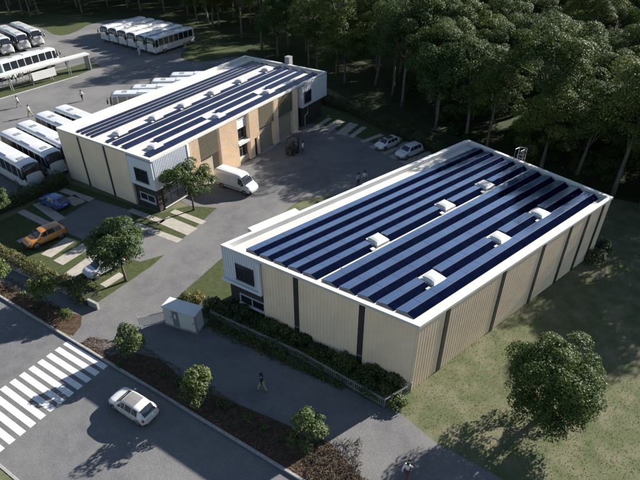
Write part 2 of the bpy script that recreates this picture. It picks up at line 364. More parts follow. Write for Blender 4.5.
# front wall: three ribbed panels split by dark slots
sl_s = [fl-12.4, fl-6.95]; edges = [0.0]+[x for s in sl_s for x in (s-.24, s+.24)]+[fl-3.85]
for i in range(0, 6, 2): MB().ribs(F1(edges[i], -.15), F1(edges[i+1], -.15), .02, 6.13, .29, .04, .09, 1).build('cladding_panel', cream, nb)
for s in sl_s:
    MB().wallbox(F1(s-.235,-.118), F1(s+.235,-.118), .03, .02, 6.13).build('slot_window', dark_m, nb)
    MB().wallbox(F1(s-.18,-.083), F1(s+.18,-.083), .02, 1.15, 1.22).build('slot_window_rail', steel_m, nb)
bs = [2.96, 9.34, 14.59, 18.66, 21.55, 24.0]; ed = [0.0]+[x for s in bs for x in (s-.2, s+.2)]+[LU]
for i in range(0, len(ed), 2): MB().ribs((ed[i], .115), (ed[i+1], .115), .02, 6.13, .29, .02, .09, -1).build('cladding_panel', cream, nb)
for s in bs: MB().box(s-.195, s+.195, -.045, .118, .02, 6.13).build('slot_window', dark_m, nb)
MB().ribs((LU-.115, 0.05), (LU-.115, LV-.05), .02, 6.13, .29, .04, .09, -1).build('cladding_panel', cream, nb)
MB().ribs((1.4, LV-.115), (LU, LV-.115), .02, 6.13, .29, .04, .09, 1).build('cladding_panel', cream, nb)
# office corner: white upper box over a dark recessed base
ob = MB(); q0, q1 = F1(fl-3.82), F1(fl); ang = Vector((0,1)); back = [(q0[0]+2.4, q0[1]-.1), (q1[0]+6.2, q1[1])]
box_pts = [F1(fl-3.82,-.02), F1(fl,-.02), (AX+6.3, AV-.03), (AX+6.3, AV-1.2), F1(fl-3.82,-1.6)]
obx = MB().prism(box_pts, 3.05, 5.915).build('office_box', white_box, nb)
MB().ribs(F1(fl-3.6,-.019), F1(fl-.05,-.019), 3.35, 6.12, .24, .05, .02, 1).build('white_cladding', white_box, obx)
MB().ribs((AX+.1, AV-.029), (AX+6.2, AV-.029), 3.35, 6.12, .24, .05, .02, 1).build('white_cladding', white_box, obx)
tr = MB(); tr.wallbox(F1(fl-3.84,0), F1(fl-3.62,0), .22, 3.0, 6.12); tr.wallbox(F1(fl-3.62,0), F1(fl+.12,0), .22, 3.0, 3.22); tr.build('box_frame', white_box, obx)
MB().prism([F1(fl-3.95,-.28), F1(fl-.25,-.28), (AX+6.0, AV-.35), (AX+6.0, AV-2.0), F1(fl-3.95,-2.0)], 0, 3.02).build('dark_base', brick_m, nb)
aF = math.atan2(-fd.y, -fd.x)                        # along the front wall from A to B
p = F1(fl-1.35, .045); wn = window(obx, facing(p[0], p[1], 3.62, aF), 1.75, 1.55, 1)
p = F1(fl-1.25, -.24); window(nb, facing(p[0], p[1], .95, aF), 2.5, .95, 1, frame=white_m, rail=False)
dk = MB().prism([F1(.3,-.3), F1(fl-.3,-.3), (LU-.3,LV-.3), (LU-.3,.3)], 5.6, DECK).build('roof', deck_m, nb)
coping(nb, [(-.03,-.07), (LU+.02,-.07), (LU+.02,LV+.02), (AX-.01,AV+.02)])
MB().box(.5, LU-.4, 7.72, 8.02, DECK, DECK+.05).build('roof_walkway', white_m, dk)
roof_kit(nb, dk, fe1, LU-.55, 0, [4.8, 13.0, 18.7], [4.5, 12.45, 18.2])
MB().box(-2.2, 2.6, LV+.03, LV+.75, 5.98, 6.30).build('canopy', white_m, nb)
MB().box(10, 25.2, LV+.03, LV+.22, 6.02, 6.28).build('canopy', white_m, nb)
ld = MB()
for yy in (9.3, 9.9): ld.tube([(LU+.35, yy, .3), (LU+.35, yy, 7.5)], .03, 6)
for i in range(22): ld.tube([(LU+.35, 9.3, .5+i*.31), (LU+.35, 9.9, .5+i*.31)], .018, 5)
for i in range(7):
    z = 2.6+i*.78; ld.tube([(LU+.35+.75*math.sin(t)*.95, 9.6-.42*math.cos(t), z) for t in np.linspace(0, math.pi, 9)], .022, 5)
for t in np.linspace(.4, math.pi-.4, 4): ld.tube([(LU+.35+.72*math.sin(t), 9.6-.42*math.cos(t), 2.6), (LU+.35+.72*math.sin(t), 9.6-.42*math.cos(t), 7.3)], .018, 5)
ld.tube([(LU+.35,9.3,7.45),(LU-.3,9.3,7.45),(LU-.3,9.3,6.4)], .03, 6); ld.tube([(LU+.35,9.9,7.45),(LU-.3,9.9,7.45),(LU-.3,9.9,6.4)], .03, 6)
ld.build('caged_ladder', steel_m, nb)

# --- far warehouse
fb = thing('warehouse', 'cream solar roofed warehouse with roller doors and white corner boxes, beside the parked buses', 'building', (-16.95, 47.6, 0), R(57.5), 'cream warehouses with solar roofs')
BU, BV = 33.35, 15.0
MB().prism([(.7,.6), (5.2,.6), (5.2,.66), (BU-6.4,.66), (BU-6.4,1.15), (BU-.6,.9), (BU-.6,BV-.12), (.12,BV-.12), (.12,3.7), (.7,3.7)], 0, 5.7).build('wall', cream_dk, fb)
vs_ = [BV, 11.45+.2, 11.45-.2, 7.19+.2, 7.19-.2, 3.72]
for i in range(0, 6, 2): MB().ribs((.115, vs_[i]), (.115, vs_[i+1]), .02, 6.13, .29, .02, .09, -1).build('cladding_panel', cream, fb)
for s in (11.45, 7.19): MB().box(.08, .118, s-.195, s+.195, .02, 6.13).build('slot_window', dark_m, fb)
MB().ribs((.05, BV-.115), (BU, BV-.115), .02, 6.13, .29, .04, .09, 1).build('cladding_panel', cream, fb)
MB().ribs((BU-.7, .95), (BU-.7, BV-.1), .02, 6.13, .29, .04, .09, -1).build('cladding_panel', cream, fb)
o1 = MB().prism([(.02,3.68), (.02,.02), (5.2,.02), (5.2,.9), (1.2,1.2), (1.2,3.68)], 2.75, 5.915).build('office_box', white_box, fb)
MB().ribs((.15, .019), (4.95, .019), 2.95, 6.12, .22, .05, .02, -1).build('white_cladding', white_box, o1)
MB().box(4.97, 5.2, -.12, .019, 2.75, 6.13).build('box_frame', white_box, o1)
MB().prism([(.3,3.68), (.3,.3), (5.0,.3), (5.0,.59), (.69,.59), (.69,3.68)], 0, 2.74).build('dark_base', brick_m, fb)
window(o1, facing(.0, 2.75, 3.35, -math.pi/2), 1.9, 1.5, 1)
window(fb, facing(.28, 3.0, .9, -math.pi/2), 2.3, .9, 1, frame=white_m, rail=False)
window(fb, facing(1.0, .27, .25, 0), 3.2, 2.2, 2, frame=dark_m)
for a, b in ((5.22,6.8), (10.15,13.35), (15.45,17.35), (20.55,21.5), (24.85,25.9)):
    if a == 15.45:
        MB().ribs((a, 0.659), (b, 0.659), 2.45, 6.13, .22, .05, .58, -1).build('cladding_panel', cream, fb)
        MB().ribs((a, 0.659), (16.35, 0.659), .02, 2.449, .22, .05, .58, -1).build('cladding_panel', cream, fb)
        MB().box(16.36, 17.05, .3, .658, .02, 2.4).build('door', dark_m, fb)
        MB().box(17.06, 17.35, .06, .658, .02, 2.449).build('door_jamb', cream, fb)
    else: MB().ribs((a, 0.659), (b, 0.659), .02, 6.13, .22, .05, .58, -1).build('cladding_panel', cream, fb)
for a, b in ((6.8,10.15), (17.35,20.55), (21.5,24.85)):
    mb = MB(); z = 3.45
    while z < 5.88: mb.box(a+.01, b-.01, .16, .44, z, z+.05); z += .11
    x = a+.1
    mb2 = MB()
    while x < b-.1: mb2.box(x, x+.09, .05, .30, 3.42, 6.13); x += .21
    mb2.build('slat_screen', slat_m, fb)
    MB().box(a+.01, b-.01, .31, .658, 3.3, 6.13).build('screen_backing', slat_m, fb)
    rd = MB(); z = .03
    while z < 3.25: rd.box(a+.12, b-.12, .50, .655, z, z+.155); rd.box(a+.12, b-.12, .53, .655, z+.155, z+.17); z += .17
    rd.build('roller_door', shutter_m, fb)
    MB().box(a+.01, b-.01, .5, 0.659, 3.15, 3.29).build('door_head', dark_m, fb)
    MB().box(a, b, -.25, .49, 0, .035).build('threshold', kerb_m, fb)
window(fb, facing(13.45, .55, 2.95, 0), 1.9, 1.5, 1)
MB().box(13.4, 15.4, .35, .658, 4.55, 6.13).build('louvre_panel', white_box, fb)
MB().box(13.36, 15.44, -.02, .658, 2.55, 2.85).build('window_ledge', white_m, fb)
window(fb, facing(13.5, .55, .77, 0), 1.8, 1.7, 1, frame=slat_m)
MB().box(13.4, 15.4, .40, .658, .02, .75).build('window_apron', cream_dk, fb)
o2 = MB().prism([(BU-6.35,-.02), (BU-.02,-.02), (BU-.02,4.2), (BU-.72,4.2), (BU-.72,1.14), (BU-6.35,1.14)], 2.95, 5.915).build('office_box', white_box, fb)
MB().ribs((BU-5.9, -.018), (BU-.15, -.018), 3.15, 6.12, .4, .05, .02, -1).build('white_cladding', white_box, o2)
window(o2, facing(BU-5.9, -.10, 3.45, 0), 1.6, 1.7, 1)
MB().box(BU-6.0, BU-.9, .4, 1.14, 0, 2.94).build('dark_base', brick_m, fb)
dp = MB(); dp.tube([(BU-4.6,.3,2.95),(BU-4.6,.3,1.6),(BU-5.3,.3,1.5),(BU-5.3,.3,.1)], .06, 8); dp.build('downpipe', white_m, fb)
dk2 = MB().prism([(.3,.3), (BU-.3,.3), (BU-.3,BV-.3), (.3,BV-.3)], 5.6, DECK).build('roof', deck_m, fb)
coping(fb, [(-.01,-.02), (BU+.02,-.02), (BU+.02,BV+.02), (-.01,BV+.02)])
roof_kit(fb, dk2, lambda v: 0.0, BU-.6, -.35, [3.2, 8.5, 13.2, 18.6, 24.2, 30.2], [2.8, 12.8, 22.6], False)
for va, vb, sk in ((12.95,12.52,None),(12.12,11.7,None),(11.3,10.88,None),(10.5,10.08,None),(8.0,7.5,None),(6.95,6.12,None),(5.45,4.62,None),(3.9,3.08,[2.8,12.8,22.6]),(2.0,1.1,None)):
    segs = [(1.0, BU-.6)] if not sk else [(4.0,11.6),(13.9,21.4),(23.8,BU-.6)]
    for a, b in segs:
        n = round((b-a)/1.68); st = (b-a)/n; mb = MB(); fr = MB()
        for i in range(n):
            x0, x1 = a+i*st+.012, a+(i+1)*st-.012; z0, z1 = DECK+.10, DECK+.10+(va-vb)*.16
            mb.add([(x0,vb,z0),(x1,vb,z0),(x1,va,z1),(x0,va,z1),(x0,vb,z0-.035),(x1,vb,z0-.035),(x1,va,z1-.035),(x0,va,z1-.035)], [(0,1,2,3),(4,7,6,5),(0,4,5,1),(1,5,6,2),(2,6,7,3),(3,7,4,0)])
        mb.build('solar_panel_row', solar_d, dk2)
        for i in range(n+1): fr.box(a+i*st-.02, a+i*st+.02, vb+.02, va-.02, DECK+.001, DECK+.06)
        fr.box(a, b, va-.05, va-.02, DECK+.061, DECK+.10); fr.build('mounting_frame', frame_m, dk2)
ch = MB(); ch.box(BU+.05, BU+.9, 6.6, 7.4, 0, 7.2); ch.box(BU-.02+.05, BU+.92, 6.58, 7.42, 7.203, 7.33); ch.build('vent_tower', kdk, fb)

# ------------------------------------------------------------------ vehicles
def pchip(xs, ys, x):
    xs, ys = np.array(xs, float), np.array(ys, float); h = np.diff(xs); d = np.diff(ys)/h; m = np.zeros_like(ys)
    m[0], m[-1] = d[0], d[-1]
    for i in range(1, len(xs)-1):
        if d[i-1]*d[i] > 0: w1, w2 = 2*h[i]+h[i-1], h[i]+2*h[i-1]; m[i] = (w1+w2)/(w1/d[i-1]+w2/d[i])
    i = np.clip(np.searchsorted(xs, x)-1, 0, len(h)-1); t = (x-xs[i])/h[i]
    return (1+2*t)*(1-t)**2*ys[i]+t*(1-t)**2*h[i]*m[i]+t*t*(3-2*t)*ys[i+1]+t*t*(t-1)*h[i]*m[i+1]
class Hull:
    """smooth vehicle skin from stations (x, z bottom, half width, z belt, half width at belt, z roof, half width of roof); front is +x"""
    def __init__(s, keys, box=False): s.k = np.array(keys); s.box = box
    def ring(s, x):
        zb, w_, zl, wl, zr, wr = [float(pchip(s.k[:,0], s.k[:,i], x)) for i in range(1, 7)]
        g = zr-zl
        return [(0, zb), (w_*.8, zb), (w_*.97, zb+.10), (w_, zb+(zl-zb)*.5), (wl, zl), (wl+(wr-wl)*.5, zl+g*.48), (wr+.03, zl+g*.86), (wr*.86, zr-g*.03), (wr*.45, zr), (0, zr+.012)]
    def p(s, x, t, side=1):
        r = s.ring(x); i = min(int(t), len(r)-2); f = t-i
        return Vector((x, side*(r[i][0]*(1-f)+r[i+1][0]*f), r[i][1]*(1-f)+r[i+1][1]*f))
    def body(s, n=44):
        x0, x1 = s.k[0,0], s.k[-1,0]; u = np.linspace(0, 1, n); xs = x0+(x1-x0)*(.5-.5*np.cos(math.pi*u))*.6+(x1-x0)*u*.4
        mb = MB(); ts = np.array([0,.9,1,1.6,2,2.5,3,3.5,3.9,4,4.1,4.6,5,5.5,6,6.5,7,7.5,8,9.]); v = []; m = len(ts)
        for x in xs:
            v += [s.p(x, t) for t in ts]+[s.p(x, t, -1) for t in ts[::-1][1:-1]]
        k = 2*m-2; f = []
        for i in range(n-1):
            for j in range(k): f.append((i*k+j, i*k+(j+1)%k, (i+1)*k+(j+1)%k, (i+1)*k+j))
        f.append(tuple(range(k))[::-1]); f.append(tuple(range((n-1)*k, n*k)))
        return mb.add(v, f)
    def nrm(s, x, t, side):
        e = .02; a = s.p(min(x+e, s.k[-1,0]), t, side)-s.p(max(x-e, s.k[0,0]), t, side); b = s.p(x, min(t+.15, 9), side)-s.p(x, max(t-.15, 0), side)
        n = b.cross(a)*side
        return n.normalized() if n.length > 1e-7 else Vector((0, 0, 1))
    def patch(s, mb, xa, xb, t0, t1, side=1, off=.008, slant=(0, 0), n=6, m=5):
        """strip of the skin; slant moves the upper ends of the x range"""
        v = []; f = []
        for i in range(n+1):
            for j in range(m+1):
                q = j/m; a = xa+slant[0]*q; b = xb+slant[1]*q; x = a+(b-a)*i/n; t = t0+(t1-t0)*q
                v.append(s.p(x, t, side)+s.nrm(x, t, side)*off)
        for i in range(n):
            for j in range(m): f.append((i*(m+1)+j, (i+1)*(m+1)+j, (i+1)*(m+1)+j+1, i*(m+1)+j+1))
        return mb.add(v, f)
    def across(s, mb, xa, xb, t0, off=.008, n=6):
        for sd in (1, -1): s.patch(mb, xa, xb, t0, 9, sd, off, n=n, m=6)
        return mb
def open_build(mb, name, m, parent):
    me = bpy.data.meshes.new(name); me.from_pydata([tuple(v) for v in mb.v], [], mb.f); me.update()
    return link(name, me, m, parent, smooth=len(me.polygons) > 12)
def wheels(root, xs, yw, r, wd=.2, rim=rim_m):
    for x in xs:
        for sd in (1, -1):
            y = yw*sd; o = wd*sd
            t = MB().lathe([(r*.62, y-o), (r*.95, y-o*.98), (r, y-o*.85), (r, y-o*.15), (r*.95, y-o*.02), (r*.66, y)], 20, 'y', (x, 0, r)).build('wheel', tyre_m, root, smooth=True)
            rb = MB().lathe([(r*.64, y-o*.4), (r*.64, y+.004*sd), (r*.58, y+.010*sd), (r*.2, y-.02*sd), (r*.12, y+.012*sd)], 20, 'y', (x, 0, r)); rb.build('rim', rim, t, smooth=True)
            MB().lathe([(r*1.16, y-.012*sd), (r*1.16, y-.004*sd), (r*1.0, y-.002*sd)], 22, 'y', (x, 0, r+.02)).build('wheel_arch', plastic, root)
CARS = {
 'hatch': dict(L=4.15, keys=[(0,.42,.62,.66,.64,.72,.50),(.07,.30,.76,.86,.74,.96,.60),(.28,.24,.85,.93,.83,1.20,.58),(.62,.20,.88,.95,.86,1.43,.57),(1.3,.20,.89,.95,.87,1.50,.59),(2.1,.20,.89,.94,.87,1.48,.59),(2.55,.20,.89,.93,.86,1.40,.58),(3.2,.20,.88,.90,.84,.98,.66),(3.7,.22,.85,.82,.80,.89,.60),(4.03,.28,.76,.66,.70,.74,.50),(4.15,.36,.60,.56,.56,.62,.40)],
      ws=(2.58,3.16), rw=(.12,.60), sg=[(.72,1.28,(.05,.02)),(1.34,2.04,(0,0)),(2.10,2.92,(0,-.42))], wx=(.78,3.34), roof=(1.25,2.5)),
 'suv': dict(L=4.5, keys=[(0,.46,.66,.80,.68,.86,.54),(.07,.34,.80,.98,.78,1.08,.62),(.2,.28,.89,1.04,.87,1.30,.62),(.5,.26,.92,1.06,.90,1.58,.62),(1.3,.26,.93,1.06,.91,1.66,.64),(2.2,.26,.93,1.05,.91,1.65,.64),(2.7,.26,.93,1.04,.90,1.58,.63),(3.35,.26,.92,1.02,.88,1.10,.70),(3.95,.28,.90,.95,.84,1.02,.64),(4.36,.34,.80,.78,.74,.86,.54),(4.5,.42,.64,.66,.60,.72,.44)],
      ws=(2.74,3.32), rw=(.10,.42), sg=[(.55,1.25,(.08,.02)),(1.32,2.12,(0,0)),(2.19,3.05,(0,-.42))], wx=(.88,3.62), roof=(1.2,2.6)),
 'sedan': dict(L=4.6, keys=[(0,.46,.62,.72,.62,.78,.50),(.08,.30,.78,.88,.74,.95,.58),(.5,.22,.88,.93,.84,1.01,.62),(.85,.20,.89,.94,.86,1.07,.60),(1.5,.20,.90,.94,.87,1.40,.57),(2.2,.20,.90,.93,.87,1.43,.58),(2.8,.20,.90,.92,.86,1.35,.57),(3.45,.20,.89,.90,.84,.98,.66),(4.1,.22,.86,.82,.80,.89,.60),(4.47,.28,.76,.66,.70,.75,.50),(4.6,.36,.60,.56,.56,.62,.40)],
      ws=(2.82,3.42), rw=(.84,1.42), sg=[(1.2,1.6,(.22,.02)),(1.66,2.3,(0,0)),(2.36,3.2,(0,-.45))], wx=(.95,3.72), roof=(1.5,2.75)),
}
def make_car(kind, pm, label, loc, rz, group=None, roof_m=None, name='parked_car'):
    c = CARS[kind]; h = Hull(c['keys']); L = c['L']
    r = thing(name, label, 'car', loc, rz, group); r.scale = (.88,)*3
    def part(nm, mb, m, par=None):
        mb.v = [(v[0]-L/2, v[1], v[2]) for v in mb.v]; return open_build(mb, nm, m, par or r)
    bd = part('body', h.body(), pm)
    part('windshield', h.across(MB(), *c['ws'], 6.55), glass_m); part('rear_window', h.across(MB(), *c['rw'], 6.6), glass_m)
    for sd in (1, -1):
        for a, b, slv in c['sg']: part('side_window', h.patch(MB(), a, b, 4.22, 6.0, sd, .008, slv), glass_m)
        for x in (c['sg'][0][1]+.03, c['sg'][1][1]+.03, c['sg'][2][1]+.08): part('door_seam', h.patch(MB(), x-.008, x+.008, 1.7, 4.1, sd, .004, n=1), plastic)
        for x in (c['sg'][1][0]+.12, c['sg'][2][0]+.12):
            part('door_handle', h.patch(MB(), x, x+.17, 3.72, 3.86, sd, .022, n=2, m=1), pm)
        part('headlight', h.patch(MB(), L-.40, L-.10, 4.0, 5.3, sd, .010, n=4, m=3), lamp_m)
        part('tail_light', h.patch(MB(), .05, .20, 3.5, 4.9, sd, .010, n=4, m=3), red_m)
        mx = c['sg'][2][1]-.12; q = h.p(mx, 4.2, sd)
        mi = MB().lathe([(.02, -.10), (.085, -.08), (.10, 0), (.085, .06), (.02, .07)], 10, 'x'); mi.v = [(v[0]*.9+q.x, v[1]*1.1+q.y+.12*sd, v[2]*.8+q.z+.06) for v in mi.v]; part('wing_mirror', mi, pm)
    if roof_m: part('roof_panel', h.across(MB(), *c['roof'], 6.9, .007), roof_m)
    for sd in (1, -1): part('bumper_corner', h.patch(MB(), L-.16, L-.02, 1.5, 3.2, sd, .012, n=4, m=3), plastic); part('bumper_corner', h.patch(MB(), .01, .14, 1.2, 2.6, sd, .012, n=4, m=3), plastic)
    part('front_grille', MB().box(L-.03, L+.012, -.38, .38, .44, .56), plastic)
    part('number_plate', MB().box(-.015, .02, -.26, .26, .60, .71), paint_w)
    k = len(r.children); wheels(r, [x-L/2 for x in c['wx']], .885 if kind != 'suv' else .92, .325 if kind != 'suv' else .36)
    return r
p_white = paint('white_paint', (.50,.50,.485)); p_blue = paint('blue_paint', (.035,.085,.25)); p_orange = paint('orange_paint', (.36,.15,.03)); p_silver = paint('silver_paint', (.46,.48,.50)); p_dark = paint('charcoal_paint', (.035,.038,.042)); grey_roof = paint('grey_glass_roof', (.20,.19,.18))
c0 = G(134.5,409, .0); make_car('hatch', p_white, 'white hatchback with a grey roof panel driving along the shaded road', (c0.x, c0.y, -.115), R(148), None, grey_roof, 'hatchback_car')
c0 = G(55.5,205); make_car('hatch', p_blue, 'blue hatchback parked by the cream end wall of the far warehouse', (c0.x, c0.y, .021), R(150), 'parked cars', None)
c0 = G(46.5,240.5); make_car('suv', p_orange, 'orange estate car parked nose to the hedge', (c0.x, c0.y, .012), R(228), 'parked cars', None)
c0 = G(105,270); make_car('hatch', p_silver, 'silver car half hidden between the round tree and the hedge', (c0.x, c0.y, .012), R(228), 'parked cars')
c0 = G(387,147); make_car('hatch', p_white, 'white car with a black roof parked in the shaded bay by the forest hedge', (c0.x, c0.y, .021), R(219), 'parked cars', p_dark)
c0 = G(408.5,155.5); make_car('suv', p_silver, 'silver estate car in the last shaded bay nearest the solar roof', (c0.x, c0.y, .021), R(220), 'parked cars')

def make_van(loc, rz):
    L = 5.9; h = Hull([(0,.40,.92,1.1,.93,2.30,.80),(.06,.34,.97,1.2,.97,2.44,.84),(.3,.32,.99,1.25,.98,2.52,.85),(3.6,.32,.99,1.25,.98,2.54,.85),(4.1,.32,.99,1.25,.97,2.48,.82),(4.5,.32,.99,1.25,.96,2.22,.78),(5.1,.32,.98,1.22,.93,1.42,.80),(5.5,.34,.94,1.08,.86,1.20,.70),(5.8,.38,.86,.84,.78,.94,.58),(5.9,.44,.72,.74,.64,.82,.48)])
    r = thing('delivery_van', 'white high roofed delivery van standing by the first roller door', 'van', loc, rz); r.scale = (.88,)*3
    def part(nm, mb, m):
        mb.v = [(v[0]-L/2, v[1], v[2]) for v in mb.v]; return open_build(mb, nm, m, r)
    part('body', h.body(), p_white); part('windshield', h.across(MB(), 4.42, 5.06, 6.3), glass_m)
    for sd in (1, -1):
        part('side_window', h.patch(MB(), 3.95, 4.85, 4.15, 5.7, sd, .008, (0,-.30)), glass_m)
        [part('door_seam', h.patch(MB(), x-.01, x+.01, 1.5, 6.2, sd, .004, n=1), plastic) for x in (1.2, 2.5, 3.85)]
        sm = MB(); h.patch(sm, .35, 4.3, 2.7, 2.95, sd, .012, n=8, m=1); part('side_moulding', sm, plastic)
        part('headlight', h.patch(MB(), L-.42, L-.12, 4.0, 5.2, sd, .01, n=4, m=3), lamp_m)
        part('tail_light', h.patch(MB(), .02, .10, 3.2, 5.0, sd, .012, n=2, m=3), red_m)
        q = h.p(4.6, 4.3, sd); part('wing_mirror', MB().box(q.x-.05, q.x+.08, q.y+sd*.16-.11, q.y+sd*.16+.11, q.z-.05, q.z+.30), plastic)
    for sd in (1, -1): part('bumper_corner', h.patch(MB(), L-.2, L-.02, 1.2, 3.4, sd, .012, n=4, m=3), plastic)
    part('rear_door_seam', MB().box(-.012, -.002, -.012, .012, .6, 2.4), plastic)
    wheels(r, [1.15-L/2, 4.85-L/2], .985, .35)
c0 = G(237.5,188.5); make_van((c0.x, c0.y, .012), R(-32))

def make_coach(label, loc, rz, group):
    L = 12.0; ks = [(0,.42,1.10,1.5,1.12,3.10,.98),(.08,.36,1.20,1.55,1.20,3.30,1.06),(.3,.34,1.25,1.6,1.25,3.42,1.12),(6,.34,1.25,1.6,1.25,3.46,1.13),(11.2,.34,1.25,1.6,1.25,3.44,1.12),(11.6,.34,1.24,1.5,1.22,3.32,1.08),(11.86,.36,1.18,1.35,1.16,2.9,1.0),(12.0,.42,1.06,1.1,1.04,2.2,.9)]
    h = Hull(ks); r = thing('coach_bus', label, 'bus', loc, rz, group); r.scale = (.94,)*3
    def part(nm, mb, m, par=None):
        mb.v = [(v[0]-L/2, v[1], v[2]) for v in mb.v]; return open_build(mb, nm, m, par or r)
    part('body', h.body(48), bus_white)
    part('windshield', h.across(MB(), 11.58, 11.985, 4.5, .012), glass_m)
    bk = MB(); bk.v = [(-.02+.0, -.85, 1.9), (-.02, .85, 1.9), (.03, .82, 2.9), (.03, -.82, 2.9)]; bk.f = [(0,3,2,1)]; bk.v = [(v[0]-.06, v[1], v[2]) for v in bk.v]; part('rear_window', bk, glass_m)
    for sd in (1, -1):
        for i in range(7): part('side_window', h.patch(MB(), .55+i*1.45, 1.86+i*1.45, 4.12, 5.85, sd, .012, n=2, m=3), glass_m)
        part('side_window', h.patch(MB(), 10.75, 11.55, 4.0, 5.75, sd, .012, (0,-.15), n=2, m=3), glass_m)
        part('headlight', MB().box(11.99, 12.03, sd*.78-.16, sd*.78+.16, .72, .92), lamp_m)
        part('tail_light', MB().box(-.03, .03, sd*.95-.08, sd*.95+.08, .9, 1.5), red_m)
        mr = MB(); mr.tube([(11.75, sd*1.05, 2.85), (12.15, sd*1.28, 2.9), (12.25, sd*1.36, 2.6)], .03, 6); mr.box(12.17, 12.31, sd*1.36-.11, sd*1.36+.11, 2.0, 2.62); part('wing_mirror', mr, plastic)
        [part('hatch_seam', h.patch(MB(), x-.012, x+.012, 1.6, 3.6, sd, .004, n=1), steel_m) for x in (1.4, 4.4, 5.9, 7.4, 8.6)]
    part('front_bumper', MB().box(11.9, 12.035, -.98, .98, .42, .66), plastic)
    part('air_conditioner', MB().box(5.2, 7.6, -.70, .70, 3.40, 3.535), bus_white)
    part('roof_hatch', MB().box(2.6, 3.4, -.4, .4, 3.42, 3.495), steel_m); part('roof_hatch', MB().box(9.3, 10.1, -.4, .4, 3.42, 3.495), steel_m)
    wheels(r, [2.0-L/2, 3.3-L/2, 9.3-L/2], 1.245, .48, .3)
    return r
def bus_at(px, py, ang, from_front=6.0, z=3.4):
    q = G(px, py, z); d = Vector((math.cos(R(ang)), math.sin(R(ang)), 0)); q = q-d*from_front; return (q.x, q.y, .012), R(ang)
CB = None
def coach(px, py, ang, label, group, scale=1.0):
    global CB
    loc, rz = bus_at(px, py, ang)
    if CB is None: CB = make_coach(label, loc, rz, group); o = CB
    else: o = dup(CB, loc, rz, label); o['group'] = group
    return o
gC = 'white coaches parked beside the far warehouse'
coach(31.5,163.5,-38, 'white coach in the near row, nearest the hedge and the blue car', gC)
coach(55,152.5,-38, 'white coach with its nose just clear of the cream warehouse corner', gC)
for k, (px, py, ang, lb) in enumerate(((71,143,-38,'third white coach of the near row, its nose behind the warehouse corner'), (89,132,-38,'white coach in the near row, next behind the third from the hedge'), (109,124,-37,'white coach at the far end of the row beside the warehouse'))): coach(px, py, ang, lb, gC)
gD = 'white coaches behind the warehouse roof edge'
for px, py, lb in ((107,91,'white coach behind the warehouse, nearest of the four broadside ones'), (127,85,'second of four broadside coaches behind the far warehouse roof edge'), (147,78.5,'third of four broadside coaches behind the far warehouse roof edge'), (166,72.5,'farthest broadside coach peeping over the far warehouse roof edge')): coach(px, py, 183, lb, gD)
gB = 'six coaches parked side by side by the back lawn'
for i, (px, py) in enumerate(((100,26),(109,28),(118.3,30.3),(127.5,32.6),(137,35),(147,37.7))):
    coach(px, py, 238, ['white coach at the far left end of the six abreast by the lawn','second coach from the left in the six parked abreast','third coach from the left in the six parked abreast','fourth coach from the left in the six parked abreast','fifth coach of six abreast, beside the one showing its side','coach showing its full side at the right end of six abreast'][i], gB)
gA = 'coaches nosed towards the yard by the grass'
for i, (px, py) in enumerate(((5,38),(22,34),(36,30),(-12,44))):
    coach(px, py, -44, ['second coach from the frame edge, nosed at the long broadside coach','white coach between two others, nosed at the long broadside coach','white coach beside the sunny grass, last of the nosed in row','white coach cut by the frame edge in the nosed in row'][i], gA)
coach(54,45,59, 'long white coach standing broadside behind the pale canopy', gA)

# ------------------------------------------------------------------ utility kiosk, gate, fences, canopy, lift truck
k0, k1 = G(165,324.5), G(197.5,334.4); kd = (k1-k0).normalized(); kang = math.atan2(kd.y, kd.x); KL = (k1-k0).length
kz = thing('utility_kiosk', 'grey steel utility kiosk with three door bays beside the gate', 'kiosk', (k0.x, k0.y, .012), kang)
kgrey = mat('kiosk_grey', (0.375,0.375,0.3675), (0.345,0.345,0.3375), 1.5, .6)
MB().box(.06, KL-.06, .06, 1.14, 0, 1.82).build('housing', kdk, kz, bevel=.01)
MB().box(-.03, KL+.03, -.03, 1.25, 1.823, 1.93).build('roof', white_m, kz, bevel=.015)
MB().box(.0, KL, .0, 1.2, -.02, .12).build('plinth', kerb_m, kz)
for a, b in ((.10,.86),(KL-1.55,KL-.12)):
    d = MB().box(a, b, .02, .058, .16, 1.76).build('door', white_m, kz); MB().box(b-.12, b-.08, -.01, .019, .95, 1.15).build('handle', plastic, d)
lv = MB(); z = .2
while z < 1.7: lv.box(.98, KL-1.67, .025, .058, z, z+.05); z += .09
lv.build('louvre', kdk, kz); MB().box(1.08, KL-1.78, .0, .024, 1.0, 1.45).build('notice_plate', white_m, kz)
MB().box(KL-.058, KL-.02, .2, 1.0, .16, 1.76).build('door', kgrey, kz)
def picket_fence(name, label, cat, pts, h, m, gap=.16, post=2.4, base=.014, wdt=.045):
    o = Vector((pts[0].x, pts[0].y, base)); r = thing(name, label, cat, o)
    for a, b in zip(pts[:-1], pts[1:]):
        a = Vector((a.x, a.y, base))-o; b = Vector((b.x, b.y, base))-o; L = (b-a).length; d = (b-a)/L; nn = Vector((-d.y, d.x, 0)); k = max(1, round(L/post))
        for i in range(k):
            p0, p1 = a+d*(L*i/k), a+d*(L*(i+1)/k); mb = MB(); l = (p1-p0).length; n = int(l/gap)
            for j in range(1, n+1):
                q = p0+d*(l*j/(n+1)); mb.wallbox(q-d*wdt/2, q+d*wdt/2, .02, .06, h)
            for z in (.18, h-.16): mb.wallbox(p0+d*.03-nn*.03, p1-d*.03-nn*.03, .028, z, z+.05)
            mb.build('picket_panel', m, r)
            MB().wallbox(p0-d*.03-nn*.03, p0+d*.03-nn*.03, .06, 0, h+.04).build('post', m, r)
        MB().wallbox(b-d*.03-nn*.03, b+d*.03-nn*.03, .06, 0, h+.04).build('post', m, r)
    return r
